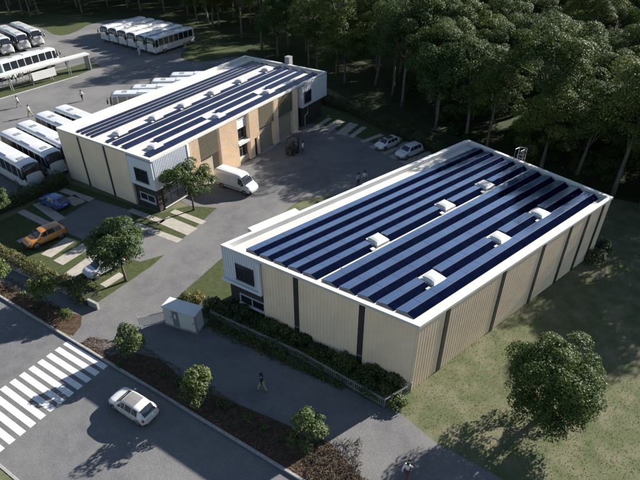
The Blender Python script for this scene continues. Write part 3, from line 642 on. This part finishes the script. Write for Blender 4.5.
picket_fence('picket_fence', 'low pale picket fence along the shrubs by the cream front wall', 'fence', [G(212,319), G(300,359.5), G(384,407.5), G(410,392)], .95, steel_m, base=.0)
picket_fence('picket_gate', 'white picket gate standing across the driveway beside the kiosk', 'gate', [G(166.5,322.5), G(141,329)], 1.25, white_m, .10, 2.8, base=.012)
# bus yard canopy
ca, cb = G(-20,81,2.74), G(87,53.5,2.74); ca.z = cb.z = 0; cd = (cb-ca).normalized(); cn = Vector((-cd.y, cd.x, 0)); CL = (cb-ca).length
cy = thing('walkway_canopy', 'long flat pale canopy on posts beside the bus yard verge', 'canopy', (ca.x, ca.y, .012), math.atan2(cd.y, cd.x))
MB().box(0, CL, -.75, .75, 2.62, 2.86).build('canopy_roof', white_m, cy)
for i in range(6):
    x = .8+i*(CL-1.4)/5; p_ = MB(); p_.tube([(x,-.35,0),(x,-.35,2.62)], .07, 8); p_.tube([(x,.35,0),(x,.35,2.62)], .07, 8); p_.box(x-.05, x+.05, -.6, .6, 2.5, 2.615); p_.build('post', steel_m, cy)
MB().box(CL-.35, CL-.2, -.7, .7, 0, 2.61).build('end_panel', steel_m, cy)
s0 = G(20,73,1.4)-ca; xs = s0.dot(cd); bpan = MB().box(xs, xs+4.2, -.72, -.66, .75, 2.1); bpan.build('white_panel', white_m, cy)
rk = thing('cycle_rack', 'steel cycle rack of hoops near the end of the canopy', 'cycle rack', G(9,86,.012), math.atan2(cd.y, cd.x))
for i in range(6):
    x = i*.55; MB().tube([(x,-.4,0),(x,-.4,.8),(x,-.3,.95),(x,.3,.95),(x,.4,.8),(x,.4,0)], .03, 6).build('hoop', steel_m, rk)
MB().box(-.2, 3.0, -.44, -.36, .0, .05).build('base_rail', steel_m, rk)
# lift truck by the roller doors
lt = G(293.5,153); ft = thing('forklift_truck', 'black forklift with tall mast standing near the far roller doors', 'forklift', (lt.x, lt.y, .012), R(60))
MB().box(-.95, .55, -.52, .52, .22, .95).build('body', p_dark, ft, bevel=.05, segs=2)
MB().box(-1.15, -.951, -.5, .5, .25, 1.05).build('counterweight', plastic, ft, bevel=.05, segs=2)
cg = MB()
for x, y in ((-.85,-.46),(-.85,.46),(.45,-.46),(.45,.46)): cg.tube([(x,y,.9),(x*.9,y,2.15)], .04, 6)
cg.build('cab_frame', plastic, ft)
rf = MB(); [rf.box(-.85+i*.17, -.85+i*.17+.09, -.5, .5, 2.15, 2.2) for i in range(8)]; rf.box(-.86, .5, -.53, -.5, 2.13, 2.22); rf.box(-.86, .5, .5, .53, 2.13, 2.22); rf.build('overhead_guard', plastic, ft)
sx = MB().box(-.55, -.05, -.28, .28, .951, 1.08); sx.box(-.65, -.53, -.28, .28, 1.0, 1.5); sx.build('seat', plastic, ft)
ms = MB(); [ms.box(.62, .74, y-.05, y+.05, .05, 2.4) for y in (-.38, .38)]; [ms.box(.63, .73, -.33, .33, z, z+.08) for z in (.3, 1.2, 2.3)]; ms.build('mast', dark_m, ft)
fk = MB(); fk.box(.745, .80, -.45, .45, .12, .6)
[fk.box(.801, 1.85, y-.06, y+.06, .08, .13) for y in (-.25, .25)]; fk.build('fork', steel_m, ft)
MB().tube([(.35,0,.95),(.2,0,1.25)], .03, 6).build('steering_column', plastic, ft)
wheels(ft, [-.7, .35], .56, .26, .18)

# ------------------------------------------------------------------ plants
def crown_points(seed, Rx, Rz, ncl, nleaf, clr, hollow=.55, flat=.6):
    """leaf positions and outward normals: clumps scattered through an uneven crown, centred on 0"""
    r = np.random.default_rng(seed); cs = []
    for i in range(ncl):
        d = r.normal(0, 1, 3); d /= np.linalg.norm(d); d[2] = d[2] if d[2] > -.5 else -d[2]*.5
        q = r.uniform(hollow, 1.0)**.6*r.uniform(.82, 1.08); cs.append(d*np.array([Rx, Rx, Rz])*q)
    cs = np.array(cs); rad = clr*r.uniform(.65, 1.3, ncl)
    pk = rad**2; idx = r.choice(ncl, nleaf, p=pk/pk.sum())
    d = r.normal(0, 1, (nleaf, 3)); d /= np.linalg.norm(d, axis=1, keepdims=True); d[:, 2] = np.where(d[:, 2] < -.35, -d[:, 2], d[:, 2])
    P = cs[idx]+d*(rad[idx]*r.uniform(.55, 1.05, nleaf)**.5)[:, None]*np.array([1, 1, flat])
    N = d+.5*P/np.array([Rx, Rx, Rz])+np.array([0, 0, .45])
    return P, N, cs, rad
def add_trunk(mb, pts, r0, r1, n=8): mb.tube(pts, list(np.linspace(r0, r1, len(pts))), n)
def tree_meshes(name, seed, H, base, Rx, nleaf, lsize, ncl, clr, leaf, bark, r0=.2, lean=.0, rz=None, flat=.7, hollow=.5, limbs=7, fork=True):
    """trunk and crown meshes: H total height, base = lowest leaf height"""
    r = np.random.default_rng(seed+99); Rz = rz or (H-base)/2; cz_ = base+Rz*.92
    P, N, cs, rad = crown_points(seed, Rx, Rz*.88, ncl, nleaf, clr, hollow, flat)
    off = np.array([lean*H*.5, lean*H*.3, cz_]); V, F = leaves(P+off, N, lsize, seed+1); lm = fast_mesh(name+'_crown', V, F)
    mb = MB(); top = Vector((off[0], off[1], base+Rz*1.1)); n = 7; pts = []
    for i in range(n):
        t = i/(n-1); pts.append(Vector((top.x*t**1.3, top.y*t**1.3, top.z*t))+Vector((r.normal(0, .05), r.normal(0, .05), 0))*(H*.12)*(0 if i == 0 else t))
    pts[0].z = -.1; rr = [r0*1.25]+list(np.linspace(r0, r0*.3, n-1)); mb.tube(pts, rr, 9)
    order = np.argsort(-rad)[:limbs*2]
    for k in r.permutation(order)[:limbs]:
        e = Vector(cs[k]+off); t = r.uniform(.45, .85); a = pts[0].lerp(pts[-1], t); j = int(t*(n-1)); a = pts[j].lerp(pts[min(j+1, n-1)], t*(n-1)-j)
        mid = a.lerp(e, .5)+Vector((r.normal(0, .15), r.normal(0, .15), r.uniform(-.1, .5))); mb.tube([a, mid, e], [r0*.38, r0*.26, r0*.08], 6)
    return mb, lm
def place_tree(tr, name, label, loc, rz=0, sc=1.0, group=None, cat='tree'):
    (tm, tmat), (lm, lmat) = tr; o = thing(name, label, cat, loc, rz, group); o.scale = (sc, sc, sc)
    t = bpy.data.objects.new('trunk', tm); C.objects.link(t); t.parent = o
    l = bpy.data.objects.new('crown', lm); C.objects.link(l); l.parent = o
    return o
def tree_kind(name, seed, H, base, Rx, nleaf, lsize, ncl, clr, leaf, bark, **kw):
    mb, lm = tree_meshes(name, seed, H, base, Rx, nleaf, lsize, ncl, clr, leaf, bark, **kw)
    me = bpy.data.meshes.new(name+'_trunk'); me.from_pydata([tuple(v) for v in mb.v], [], mb.f); me.update(); me.polygons.foreach_set('use_smooth', [True]*len(me.polygons))
    me.materials.append(bark); lm.materials.append(leaf); return ((me, bark), (lm, leaf))
# single trees round the site
big = tree_kind('big_tree', 5, 7.5, -.9, 2.6, 44000, .14, 105, .75, leaf_d, bark_d, r0=.17, flat=.9, hollow=.72, limbs=12)
g0 = G(541,417); place_tree(big, 'round_tree', 'large round dark green tree standing alone on the lawn', (g0.x, g0.y, 0), 1.0)
pt1 = tree_kind('parking_tree', 11, 6.8, .8, 2.3, 21000, .165, 60, .68, leaf_g, bark_d, r0=.12, flat=.85, hollow=.55, limbs=9)
g0 = G(126,281); place_tree(pt1, 'round_tree', 'dense green tree on the grass between the parking bays and driveway', (g0.x, g0.y, 0))
pt2 = tree_kind('corner_tree', 23, 6.2, 1.4, 2.75, 9000, .18, 52, .6, leaf_d, bark_d, r0=.11, flat=.7, hollow=.45, limbs=12)
g0 = G(194,210); place_tree(pt2, 'slender_tree', 'loose open tree in front of the white corner box of the far warehouse', (g0.x, g0.y, 0), .6)
sap = [tree_kind('sapling', 31+i, 3.9, .3, 1.05, 2600, .17, 30, .38, leaf_g, bark_d, r0=.05, flat=.9, hollow=.5, limbs=7) for i in range(3)]
sl_ = 'young leafy street tree '
for i, (px, py, sc, lb) in enumerate(((136,361,.95,'by the picket gate at the driveway mouth'), (203,405,1.04,'in the mulch above the white hatchback'), (308,453,1.06,'in the mulch nearest the frame bottom, beside sunlit paving'), (49,308,.98,'in the mulch below the golden hedge'), (2,288,1.0,'at the frame edge in the mulch bed'), (69,322,.42,''))):
    g0 = G(px, py)
    if not lb: place_tree(sap[0], 'round_bush', 'small round bush at the tip of the mulch bed by the driveway', (g0.x, g0.y, .013), 2, sc, None, 'bush').children[1].data = sap[1][1][0]; continue
    place_tree(sap[i % 3], 'street_sapling', sl_+lb, (g0.x, g0.y, .013), i*1.3, sc, 'street trees in the mulch')
g0 = G(-2,222); place_tree(pt1, 'dense_tree', 'dense tree at the frame edge beside the parked coaches', (g0.x, g0.y, 0), 2.2, .72)

# hedges and shrubs
def leaf_shell(name, pts, wd, h, dens, lsize, leaf, parent, seed, rough=.16):
    r = np.random.default_rng(seed); PP = []; NN = []; mb = MB()
    for a, b in zip(pts[:-1], pts[1:]):
        L = (b-a).length; d = (b-a)/L; nn = Vector((-d.y, d.x, 0)); n = int(L*(wd+2*h)*dens)
        t = r.uniform(-.02, 1.02, n); ph = r.uniform(0, math.pi, n); hv = 1+rough*np.sin(t*L*1.9+seed)+rough*.7*np.sin(t*L*4.3+seed*2)
        q = 3.2; cx = np.sign(np.cos(ph))*np.abs(np.cos(ph))**(2/q); sx = np.abs(np.sin(ph))**(2/q); sc = r.uniform(.78, 1.08, n)
        off = cx*wd/2*sc*(1+(hv-1)*.6); zz = h*(.04+.96*sx*sc)*hv
        for k in range(3): pass
        P = np.stack([a.x+d.x*L*t+nn.x*off, a.y+d.y*L*t+nn.y*off, a.z+zz], 1); N = np.stack([nn.x*cx, nn.y*cx, sx+.25], 1); PP.append(P); NN.append(N)
        mb.prism([a-nn*wd*.33, b-nn*wd*.33, b+nn*wd*.33, a+nn*wd*.33], a.z, a.z+h*.62)
    V, F = leaves(np.concatenate(PP), np.concatenate(NN), lsize, seed+3); me = fast_mesh(name, V, F); l = link('foliage', me, leaf, parent)
    mb.build('dark_core', core_m, parent); return l  # solid dark core added inside the leaves to block see-through
def hedge(name, label, pxs, wd, h, leaf, seed, dens=150, lsize=.15, z=0.0, cat='hedge'):
    pts = [G(*p) for p in pxs]; o = pts[0].copy(); r = thing(name, label, cat, o); pts = [p-o for p in pts]
    leaf_shell(name, pts, wd, h, dens, lsize, leaf, r, seed); return r
hedge('golden_hedge', 'golden green clipped hedge along the low wall of the parking', [(-40,236),(0,257),(50,282),(70,290)], 1.25, 1.25, leaf_y, 3)
hedge('low_hedge', 'rounded dark hedge end beside the driveway', [(76,292),(93,302)], 1.9, 1.5, leaf_h, 4)
hedge('clipped_hedge', 'dark hedge between the coaches and the parking bays', [(-60,236),(18,205),(66,183)], 1.3, 1.5, leaf_h, 5)
hedge('long_hedge', 'long dark hedge between the shaded parking bays and the forest', [(322,102),(352,112),(398,134),(452,160)], 1.6, 1.35, leaf_h, 6)
gw = [G(-60,233), G(0,264), G(58,291), G(80,301), G(98,310)]
wl = thing('garden_wall', 'low grey wall running in front of the golden hedge', 'wall', gw[0]); mbw = MB()
for a, b in zip(gw[:-1], gw[1:]): mbw.wallbox(a-gw[0], b-gw[0], .22, 0, .62)
mbw.build('wall_face', kerb_m, wl)
ff_pts = [G(328,100), G(360,111), G(404,131), G(470,160)]
fwall = thing('boundary_rail', 'thin dark boundary fence running behind the long forest hedge', 'fence', ff_pts[0]); o_ = ff_pts[0]
for a, b in zip(ff_pts[:-1], ff_pts[1:]):
    d = (b-a).normalized(); nn = Vector((-d.y, d.x, 0))*1.3; a2, b2 = a-o_+nn, b-o_+nn; L = (b2-a2).length; k = int(L/2.5)
    m_ = MB(); [m_.wallbox(a2, b2, .03, z, z+.04) for z in (.7, 1.3)]; m_.build('rail', dark_m, fwall)
    for i in range(k+1): q = a2.lerp(b2, i/k); MB().box(q.x-.04, q.x+.04, q.y-.04, q.y+.04, 0, 1.6).build('post', dark_m, fwall)
def bush_mesh(seed, leaf, n=900, Rx=.75, Rz=.55, ls=.14):
    P, N, cs, rad = crown_points(seed, Rx*.72, Rz*.7, 14, n, Rx*.42, .35, .9); V, F = leaves(P+np.array([0, 0, Rz*.62]), N, ls, seed); V[:, 2] = np.maximum(V[:, 2], .01); me = fast_mesh('bush', V, F); me.materials.append(leaf); return me
bm_g = [bush_mesh(70+i, leaf_h) for i in range(3)]; bm_y = [bush_mesh(80+i, leaf_y) for i in range(2)]; bm_l = [bush_mesh(90+i, leaf_g) for i in range(2)]
def bush(me, label, p, sc, rz, group=None, name='shrub', zs=1.0):
    o = bpy.data.objects.new(name, me); C.objects.link(o); o.location = p; o.rotation_euler = (0, 0, rz); o.scale = (sc, sc, sc*zs); return tag(o, label, 'shrub', group)
r_ = random.Random(4); fa, fb_ = G(212,319), G(384,407.5); fdir = (fb_-fa).normalized(); fnn = Vector((-fdir.y, fdir.x, 0)); FLn = (fb_-fa).length
i = 0; sdist = .2
while sdist < FLn-.3:
    for off, sc in ((.65, r_.uniform(.95, 1.4)), (1.75, r_.uniform(1.0, 1.5))):
        p_ = fa+fdir*(sdist+r_.uniform(-.2, .2))+fnn*(off+r_.uniform(-.1, .15)); kind = r_.random()
        bush(bm_l[i % 2] if kind < .45 else bm_g[i % 3], 'leafy green shrub between the picket fence and the cream front wall', p_, sc, r_.uniform(0, 6), 'shrubs behind the picket fence'); i += 1
    sdist += 1.0
for px, py, lb, me, sc in ((198,300,'golden shrub on the grass behind the utility kiosk', bm_y[0], 1.0), (186,299,'smaller golden shrub between the kiosk and the driveway grass', bm_y[1], .75), (213,308,'dark shrub close behind the right end of the kiosk', bm_g[0], 1.2), (222,315,'dark shrub at the start of the picket fence, second from the kiosk', bm_g[2], 1.1),
                         (396,404,'bright leafy shrub outside the picket fence corner by the lawn', bm_l[0], 1.15), (386,398,'leafy shrub inside the picket fence corner', bm_l[1], 1.0), (596,262,'low shrub at the far corner of the near warehouse', bm_g[1], 1.5), (604,252,'shrub behind the far lawn corner of the near warehouse', bm_g[2], 1.4)):
    bush(me, lb, G(px, py), sc, r_.uniform(0, 6))
# low ground cover on the paving side of the fence
P = []; n = 9000; rg = np.random.default_rng(12)
t = rg.uniform(.0, .80, n); o1_ = -np.abs(rg.normal(0, .5, n))*(1-.9*t)-.02
base = np.array(fa)[None]+np.array(fdir)[None]*(t*FLn)[:, None]+np.array(fnn)[None]*o1_[:, None]; base[:, 2] = rg.uniform(.02, .32, n)*np.exp(o1_*.9)
V, F = leaves(base, np.tile([0, -.2, 1.0], (n, 1)), .13, 13); gcv = link('ground_cover_leaves', fast_mesh('ground_cover', V, F), leaf_h)
tag(gcv, 'low dark ground cover spilling from under the picket fence', 'ground cover', kind='stuff')
# small tufts and loose bark in the mulch
tm = bush_mesh(111, leaf_h, 260, .36, .26, .11)
for i, (px, py) in enumerate(((23.5,296),(36,307),(152,371),(167,376),(179,383),(190,388),(228,406),(247,419),(265,428),(284,441),(221,404),(120,366))):
    bush(tm, 'small dark tuft of planting in the bark mulch bed', G(px, py, .013), .9+.3*r_.random(), i, 'tufts in the mulch', 'mulch_plant')
def chips(n, fn, size, seed):
    r = np.random.default_rng(seed); P = np.array([fn(r) for _ in range(n)]); return leaves(P, np.tile([0, 0, 1.0], (n, 1)), size, seed, .45, .3)
def in_bed(r):
    s = r.uniform(10.5, 36); mx = np.interp(s, [10, 15, 25, 31, 36], [.9, 2.6, 2.3, 2.9, 1.9]); p = K(s, r.uniform(.25, mx), .02+r.uniform(0, .04)); return tuple(p)
V1, F1_ = chips(9000, in_bed, .13, 5)
def in_bed2(r): p = K(r.uniform(-6, 7.6), r.uniform(.25, 2.0), .02+r.uniform(0, .04)); return tuple(p)
V2, F2_ = chips(3500, in_bed2, .13, 6)
tag(link('bark_mulch_litter', fast_mesh('chips', np.concatenate([V1, V2]), np.concatenate([F1_, F2_+len(V1)])), chip_m), 'loose brown bark chips covering the roadside planting beds', 'mulch', kind='stuff')
def twig(r):
    p = G(r.uniform(305,362), r.uniform(440,482), .0); return (p.x, p.y, .05+r.uniform(0, .25))
V3, F3 = chips(600, twig, .5, 9); V3r = leaves(np.array([twig(rng) for _ in range(1500)]), rng.normal(0, 1, (1500, 3)), .32, 10, .4, .10)
tag(link('dry_stems', fast_mesh('stems', *V3r), chip_m), 'tangle of dry stems in the mulch at the bottom of the picture', 'dry plants', kind='stuff')
# grass blades on the near lawn
def blades(n, seed, size, fn):
    r = np.random.default_rng(seed); P = fn(r, n); V, F = leaves(P, np.concatenate([r.normal(0, 1, (n, 2)), np.full((n, 1), .25)], 1), size, seed+1, .2, .22); V[:, 2] = np.maximum(V[:, 2], .003); return V, F
def near_lawn(r, n):
    u = r.uniform(-2, 26, n); v = r.uniform(-22, .0, n); a = R(39.5); p = np.stack([6.3+u*math.cos(a)-v*math.sin(a), 24.26+u*math.sin(a)+v*math.cos(a), r.uniform(.01, .05, n)], 1)
    q0, q1 = G(392,407), G(500,478); e = q1-q0; side = (p[:,0]-q0.x)*e.y-(p[:,1]-q0.y)*e.x
    return p[side < -.2]
def mk(n, seed, size):
    r = np.random.default_rng(seed); P = near_lawn(r, n); k = len(P); V, F = leaves(P, np.concatenate([r.normal(0, 1, (k, 2)), np.full((k, 1), 1.4)], 1), size, seed+1, .2, .25); V[:, 2] = np.maximum(V[:, 2], .003); return V, F
blade_m = mat('grass_blade', (.082,.100,.044), (.115,.116,.06), .55, .8, island=.3, trans=.2, spec=.1, lo=.42, hi=.6)
tag(link('grass', fast_mesh('grass', *mk(36000, 21, .10)), blade_m), 'patchy short grass blades of the lawn beside the near warehouse', 'grass', kind='stuff')

# ------------------------------------------------------------------ forest
fk_ = []
for i in range(7):
    H = [14.5, 16, 13, 15.5, 12.5, 17, 14][i]; fk_.append(tree_kind('forest_tree', 200+i*7, H, H*[.16,.32,.12,.25,.10,.30,.20][i], [4.3,4.7,4.0,4.4,3.9,4.8,4.2][i], 25000, .20, 60, 1.25, leaf_f, bark_m, r0=.19+.01*i, lean=[.05,-.04,.08,0,-.07,.04,.1][i], flat=.7, hollow=.5, limbs=11))
front = [(11,18),(23,15),(31,17),(38,13),(82,13),(197,21),(208,23),(213,28),(219,27),(242,38),(262,50),(278,57),(309,66),(317,70),(337,75),(345,84),(376,86),(402,107),(435,131),(466,140),(486,152),(540,172),(575,180),(612,196),(640,206),(128,8),(160,4),(60,4)]
pos = []
for px, py in front: g0 = G(px, py); pos.append((g0.x, g0.y))
poly = [(p.x, p.y) for p in [G(-260,26), G(0,6), G(80,9), G(185,14), G(200,24), G(225,27), G(285,58), G(340,80), G(380,92), G(404,108), G(440,132), G(470,146), G(545,176), G(605,200), G(700,232), G(820,262)]]+[(180,50),(180,200),(-220,260)]
def inside(x, y):
    c = False; n = len(poly)
    for i in range(n):
        x0, y0 = poly[i]; x1, y1 = poly[(i+1) % n]
        if (y0 > y) != (y1 > y) and x < (x1-x0)*(y-y0)/(y1-y0)+x0: c = not c
    return c
r_ = random.Random(11); tries = 0
while tries < 40000:
    tries += 1; x = r_.uniform(-150, 125); y = r_.uniform(35, 230)
    d = math.hypot(x, y)
    if not inside(x, y) or abs(x) > y*.80+22 or d > (205 if x < 5 else 125+.25*max(0, 60-x)): continue
    md = 4.6 if d < 95 else 5.6
    if all((x-a)**2+(y-b)**2 > md*md for a, b in pos): pos.append((x, y))
pos.sort(key=lambda q: math.hypot(*q)); print('forest trees', len(pos), 'farthest individual', math.hypot(*pos[min(299, len(pos)-1)]))
fl_ = 'tall pale trunked forest tree with a dark green leafy crown'
for i, (x, y) in enumerate(pos[:300]):
    place_tree(fk_[i*5 % 7], 'forest_tree', fl_+' in the dense wood', (x, y, 0), r_.uniform(0, 6.28), r_.uniform(.78, 1.18), 'trees of the forest behind the warehouses')
far = pos[300:]                                       # beyond the 300 nearest the wood is one mass
rest_V, rest_F, nv = [], [], 0
for x, y in far:
    i = r_.randrange(7); lm = fk_[i][1][0]; n4 = 1500; a = np.empty(len(lm.vertices)*3, np.float32); lm.vertices.foreach_get('co', a); a = a.reshape(-1, 4, 3)
    a = a[np.random.default_rng(int(x*7+900)).choice(len(a), n4, replace=False)]; c_ = a.mean(1, keepdims=True); a = c_+(a-c_)*3.2; t = r_.uniform(0, 6.28)
    a = a.reshape(-1, 3); q = np.stack([a[:,0]*math.cos(t)-a[:,1]*math.sin(t)+x, a[:,0]*math.sin(t)+a[:,1]*math.cos(t)+y, a[:,2]], 1); rest_V.append(q); rest_F.append(np.arange(4*n4).reshape(-1, 4)+nv); nv += 4*n4
if far: tag(link('forest', fast_mesh('far_wood', np.concatenate(rest_V), np.concatenate(rest_F)), leaf_f), 'dark wood closing off the view behind the nearer forest trees', 'forest', kind='stuff')
# woodland plants under the trees
un = bush_mesh(140, leaf_f, 700, 1.0, .7, .22)
for i in range(110):
    while True:
        x = r_.uniform(-20, 75); y = r_.uniform(45, 105)
        if inside(x, y): break
    bush(un, 'low woodland bush on the dark forest floor between the trunks', (x, y, .004), r_.uniform(.6, 1.5), r_.uniform(0, 6), 'bushes under the forest trees', 'woodland_bush')

us = [tree_kind('understorey', 400+i, 5.2, .2, 2.0, 6000, .22, 34, .8, leaf_f, bark_d, r0=.06, flat=.8, hollow=.4, limbs=6) for i in range(2)]
n = 0
while n < 70:
    x = r_.uniform(6, 80); y = r_.uniform(40, 95)
    if inside(x, y) and y < 74+.25*abs(x) and r_.random() < (.35 if x < 22 else 1.0):
        place_tree(us[n % 2], 'understorey_tree', 'small leafy understorey tree filling the gaps between taller forest trunks', (x, y, 0), r_.uniform(0, 6), r_.uniform(.6, 1.25), 'understorey trees in the forest'); n += 1

# ------------------------------------------------------------------ people
def skinned(name, verts, edges, radii, m, parent, sub=1, root=0):
    me = bpy.data.meshes.new(name); me.from_pydata([tuple(v) for v in verts], edges, []); me.update()
    o = bpy.data.objects.new(name, me); C.objects.link(o)
    o.modifiers.new('skin', 'SKIN').use_smooth_shade = True
    if not me.skin_vertices: me.attributes.new if False else bm_skin(me)
    for i, r in enumerate(radii): me.skin_vertices[0].data[i].radius = (r, r) if not hasattr(r, '__len__') else r
    me.skin_vertices[0].data[root].use_root = True
    sb = o.modifiers.new('sub', 'SUBSURF'); sb.levels = sub; sb.render_levels = sub
    dg = bpy.context.evaluated_depsgraph_get(); out = bpy.data.meshes.new_from_object(o.evaluated_get(dg)); bpy.data.objects.remove(o)
    out.name = name; return link(name, out, m, parent, smooth=True)
def bm_skin(me):
    b = bmesh.new(); b.from_mesh(me); b.verts.layers.skin.verify(); b.to_mesh(me); b.free()
def person(label, loc, rz, top, legs, stride=.28, height=1.75, skirt=False, hair=hair_m, long_hair=False, arm=.25, bare_legs=False, sleeves=True, group=None):
    k = height/1.75; r = thing('person', label, 'person', loc, rz, group)
    V = []; E_ = []; Rd = []
    def v(p, rad, prev=None):
        V.append(Vector(p)*k); Rd.append(rad*k); i = len(V)-1
        if prev is not None: E_.append((prev, i))
        return i
    pel = v((0,0,.95), .125); wst = v((.01,0,1.10), .115, pel); chs = v((.01,0,1.30), .135, wst); nb_ = v((0,0,1.45), .075, chs); nk = v((.015,0,1.51), .052, nb_)
    h1 = v((.03,0,1.58), .078, nk); h2 = v((.025,0,1.66), .092, h1); h3 = v((.015,0,1.715), .062, h2); ns = v((.125,0,1.635), .014, h2); cn_ = v((.09,0,1.575), .03, h1)
    idx = {}
    for sd in (1, -1):
        st = stride*sd; hp = v((0,.09*sd,.90), .098, pel); kn = v((st*.55+.04,.095*sd,.50), .062, hp); an = v((st*1.05-.02,.10*sd,.085), .040, kn); to = v((st*1.05+.15,.11*sd,.03), .032, an); idx['leg', sd] = (hp, kn, an, to)
        sh = v((0,.175*sd,1.415), .062, nb_); a = -arm*sd; el = v((a*.6-.02,.235*sd,1.14), .044, sh); wr = v((a*1.1+.06,.235*sd,.90), .030, el); pm_ = v((a*1.15+.085,.235*sd,.83), .032, wr); idx['arm', sd] = (sh, el, wr, pm_)
        for q, (dx, ln) in enumerate(((-.028,.065),(-.009,.080),(.010,.076),(.028,.058))):
            f1 = v((a*1.15+.09+dx,.232*sd,.79), .0095, pm_); f2 = v((a*1.15+.10+dx,.222*sd,.79-ln*.55), .0088, f1); v((a*1.15+.105+dx,.208*sd,.79-ln), .0078, f2)
        t1 = v((a*1.15+.125,.222*sd,.835), .010, pm_); v((a*1.15+.140,.212*sd,.795), .009, t1)
    skinned('body', V, E_, Rd, skin_m, r, 1, pel)
    def sub(ids, grow, name, m, extra=()):
        mp = {}; vv = []; ee = []; rr = []
        for q, g in zip(ids, grow): mp[q] = len(vv); vv.append(V[q]); rr.append(Rd[q]*g)
        for a, b in E_:
            if a in mp and b in mp: ee.append((mp[a], mp[b]))
        return skinned(name, vv, ee, rr, m, r, 1, 0)
    al, ar = idx['arm', 1], idx['arm', -1]; ll, lr = idx['leg', 1], idx['leg', -1]
    if sleeves: sub([pel, wst, chs, nb_, al[0], al[1], al[2], ar[0], ar[1], ar[2]], [1.14,1.16,1.13,1.1,1.16,1.25,1.25,1.16,1.25,1.25], 'shirt', top)
    else: sub([pel, wst, chs, nb_, al[0], al[1], ar[0], ar[1]], [1.14,1.16,1.13,1.1,1.16,.9,1.16,.9], 'shirt', top)
    if skirt:
        MB().lathe([(.13*k, 1.02*k), (.17*k, .92*k), (.20*k, .75*k), (.235*k, .52*k), (.22*k, .52*k)], 16).build('skirt', legs, r, smooth=True)
    else: sub([pel, ll[0], ll[1], ll[2], lr[0], lr[1], lr[2]] if not bare_legs else [pel, ll[0], ll[1], lr[0], lr[1]], [1.08]+[1.14,1.28,1.5]*2 if not bare_legs else [1.08,1.15,1.25,1.15,1.25], 'trousers' if not bare_legs else 'shorts', legs)
    for sd in (1, -1):
        l = idx['leg', sd]; p0, p1 = V[l[2]], V[l[3]]; skinned('shoe', [p0+Vector((-.03,0,-.035))*k, p0.lerp(p1,.5)+Vector((.01,0,-.01))*k, p1], [(0,1),(1,2)], [.046*k,.043*k,.036*k], plastic, r, 1, 0)
    hv = [V[h2]+Vector((-.02,0,.01))*k, V[h3]+Vector((-.005,0,.01))*k, V[h1]+Vector((-.05,0,.0))*k]; he = [(0,1),(0,2)]; hr = [.102*k,.078*k,.07*k]
    if long_hair: hv.append(V[nk]+Vector((-.085,0,-.06))*k); he.append((2,3)); hr.append(.065*k)
    skinned('hair', hv, he, hr, hair, r, 1, 0)
    ey = MB()
    for sd in (1, -1): ey.lathe([(.001,-.010),(.009,-.005),(.011,0),(.009,.005),(.001,.010)], 8, 'x', (.112*k,.032*sd*k,1.652*k))
    ey.build('eyes', plastic, r); return r
def cloth(n, c): return mat('cloth_'+n, c, tuple(x*.8 for x in c), 6, .85)
navy = cloth('navy', (.015,.018,.035)); whitec = cloth('white', (.68,.68,.66)); greyc = cloth('grey', (.22,.23,.25)); denim = cloth('denim', (.06,.085,.15)); khaki = cloth('khaki', (.33,.28,.19)); pale = cloth('pale_blue', (.42,.48,.58)); maroon = cloth('maroon', (.14,.03,.035)); black = cloth('black', (.014,.014,.016))
def at(px, py, z=.012): g = G(px, py); return (g.x, g.y, z)
person('person in a dark jacket and pale trousers walking the shaded footpath', at(262.5,391), R(150), navy, khaki, .30)
person('person in a white top and maroon trousers at the lower edge of the paving', at(406,478), R(60), whitec, maroon, .25, 1.68, long_hair=True, arm=.3)
person('person in white walking nearest the frame edge in the bus yard', at(19.5,107), R(200), whitec, greyc, .3)
person('person in a pale shirt and pale trousers crossing the yard near the coaches', at(31,116.5), R(190), whitec, khaki, .32)
person('person in dark trousers standing beyond the near coaches in the yard', at(83,101), R(250), whitec, black, .12)
person('person in a white shirt standing beside the black forklift', at(303,153.5), R(150), whitec, maroon, .12, 1.7)
person('person in pale blue at the edge of the near solar roof, nearer the van', at(358,186.5), R(100), pale, denim, .08)
person('person in a white shirt talking, farther along the near solar roof edge', at(364.5,184.5), R(230), whitec, greyc, .08)
person('person in pale clothes walking before the six coaches abreast', at(140,55.5), R(240), pale, whitec, .25)
person('person in maroon standing by the noses of the coaches at the top', at(10.5,53), R(300), maroon, denim, .1)
person('person in black standing under the walkway canopy', at(67,66), R(120), black, denim, .1)
person('person in navy standing beside the canopy panel', at(33,66), R(30), navy, black, .1)
person('person in grey near the cycle rack', at(3,84), R(80), greyc, black, .15)
person('person in white near the cycle rack, farther along the canopy', at(17,83), R(300), whitec, denim, .15)
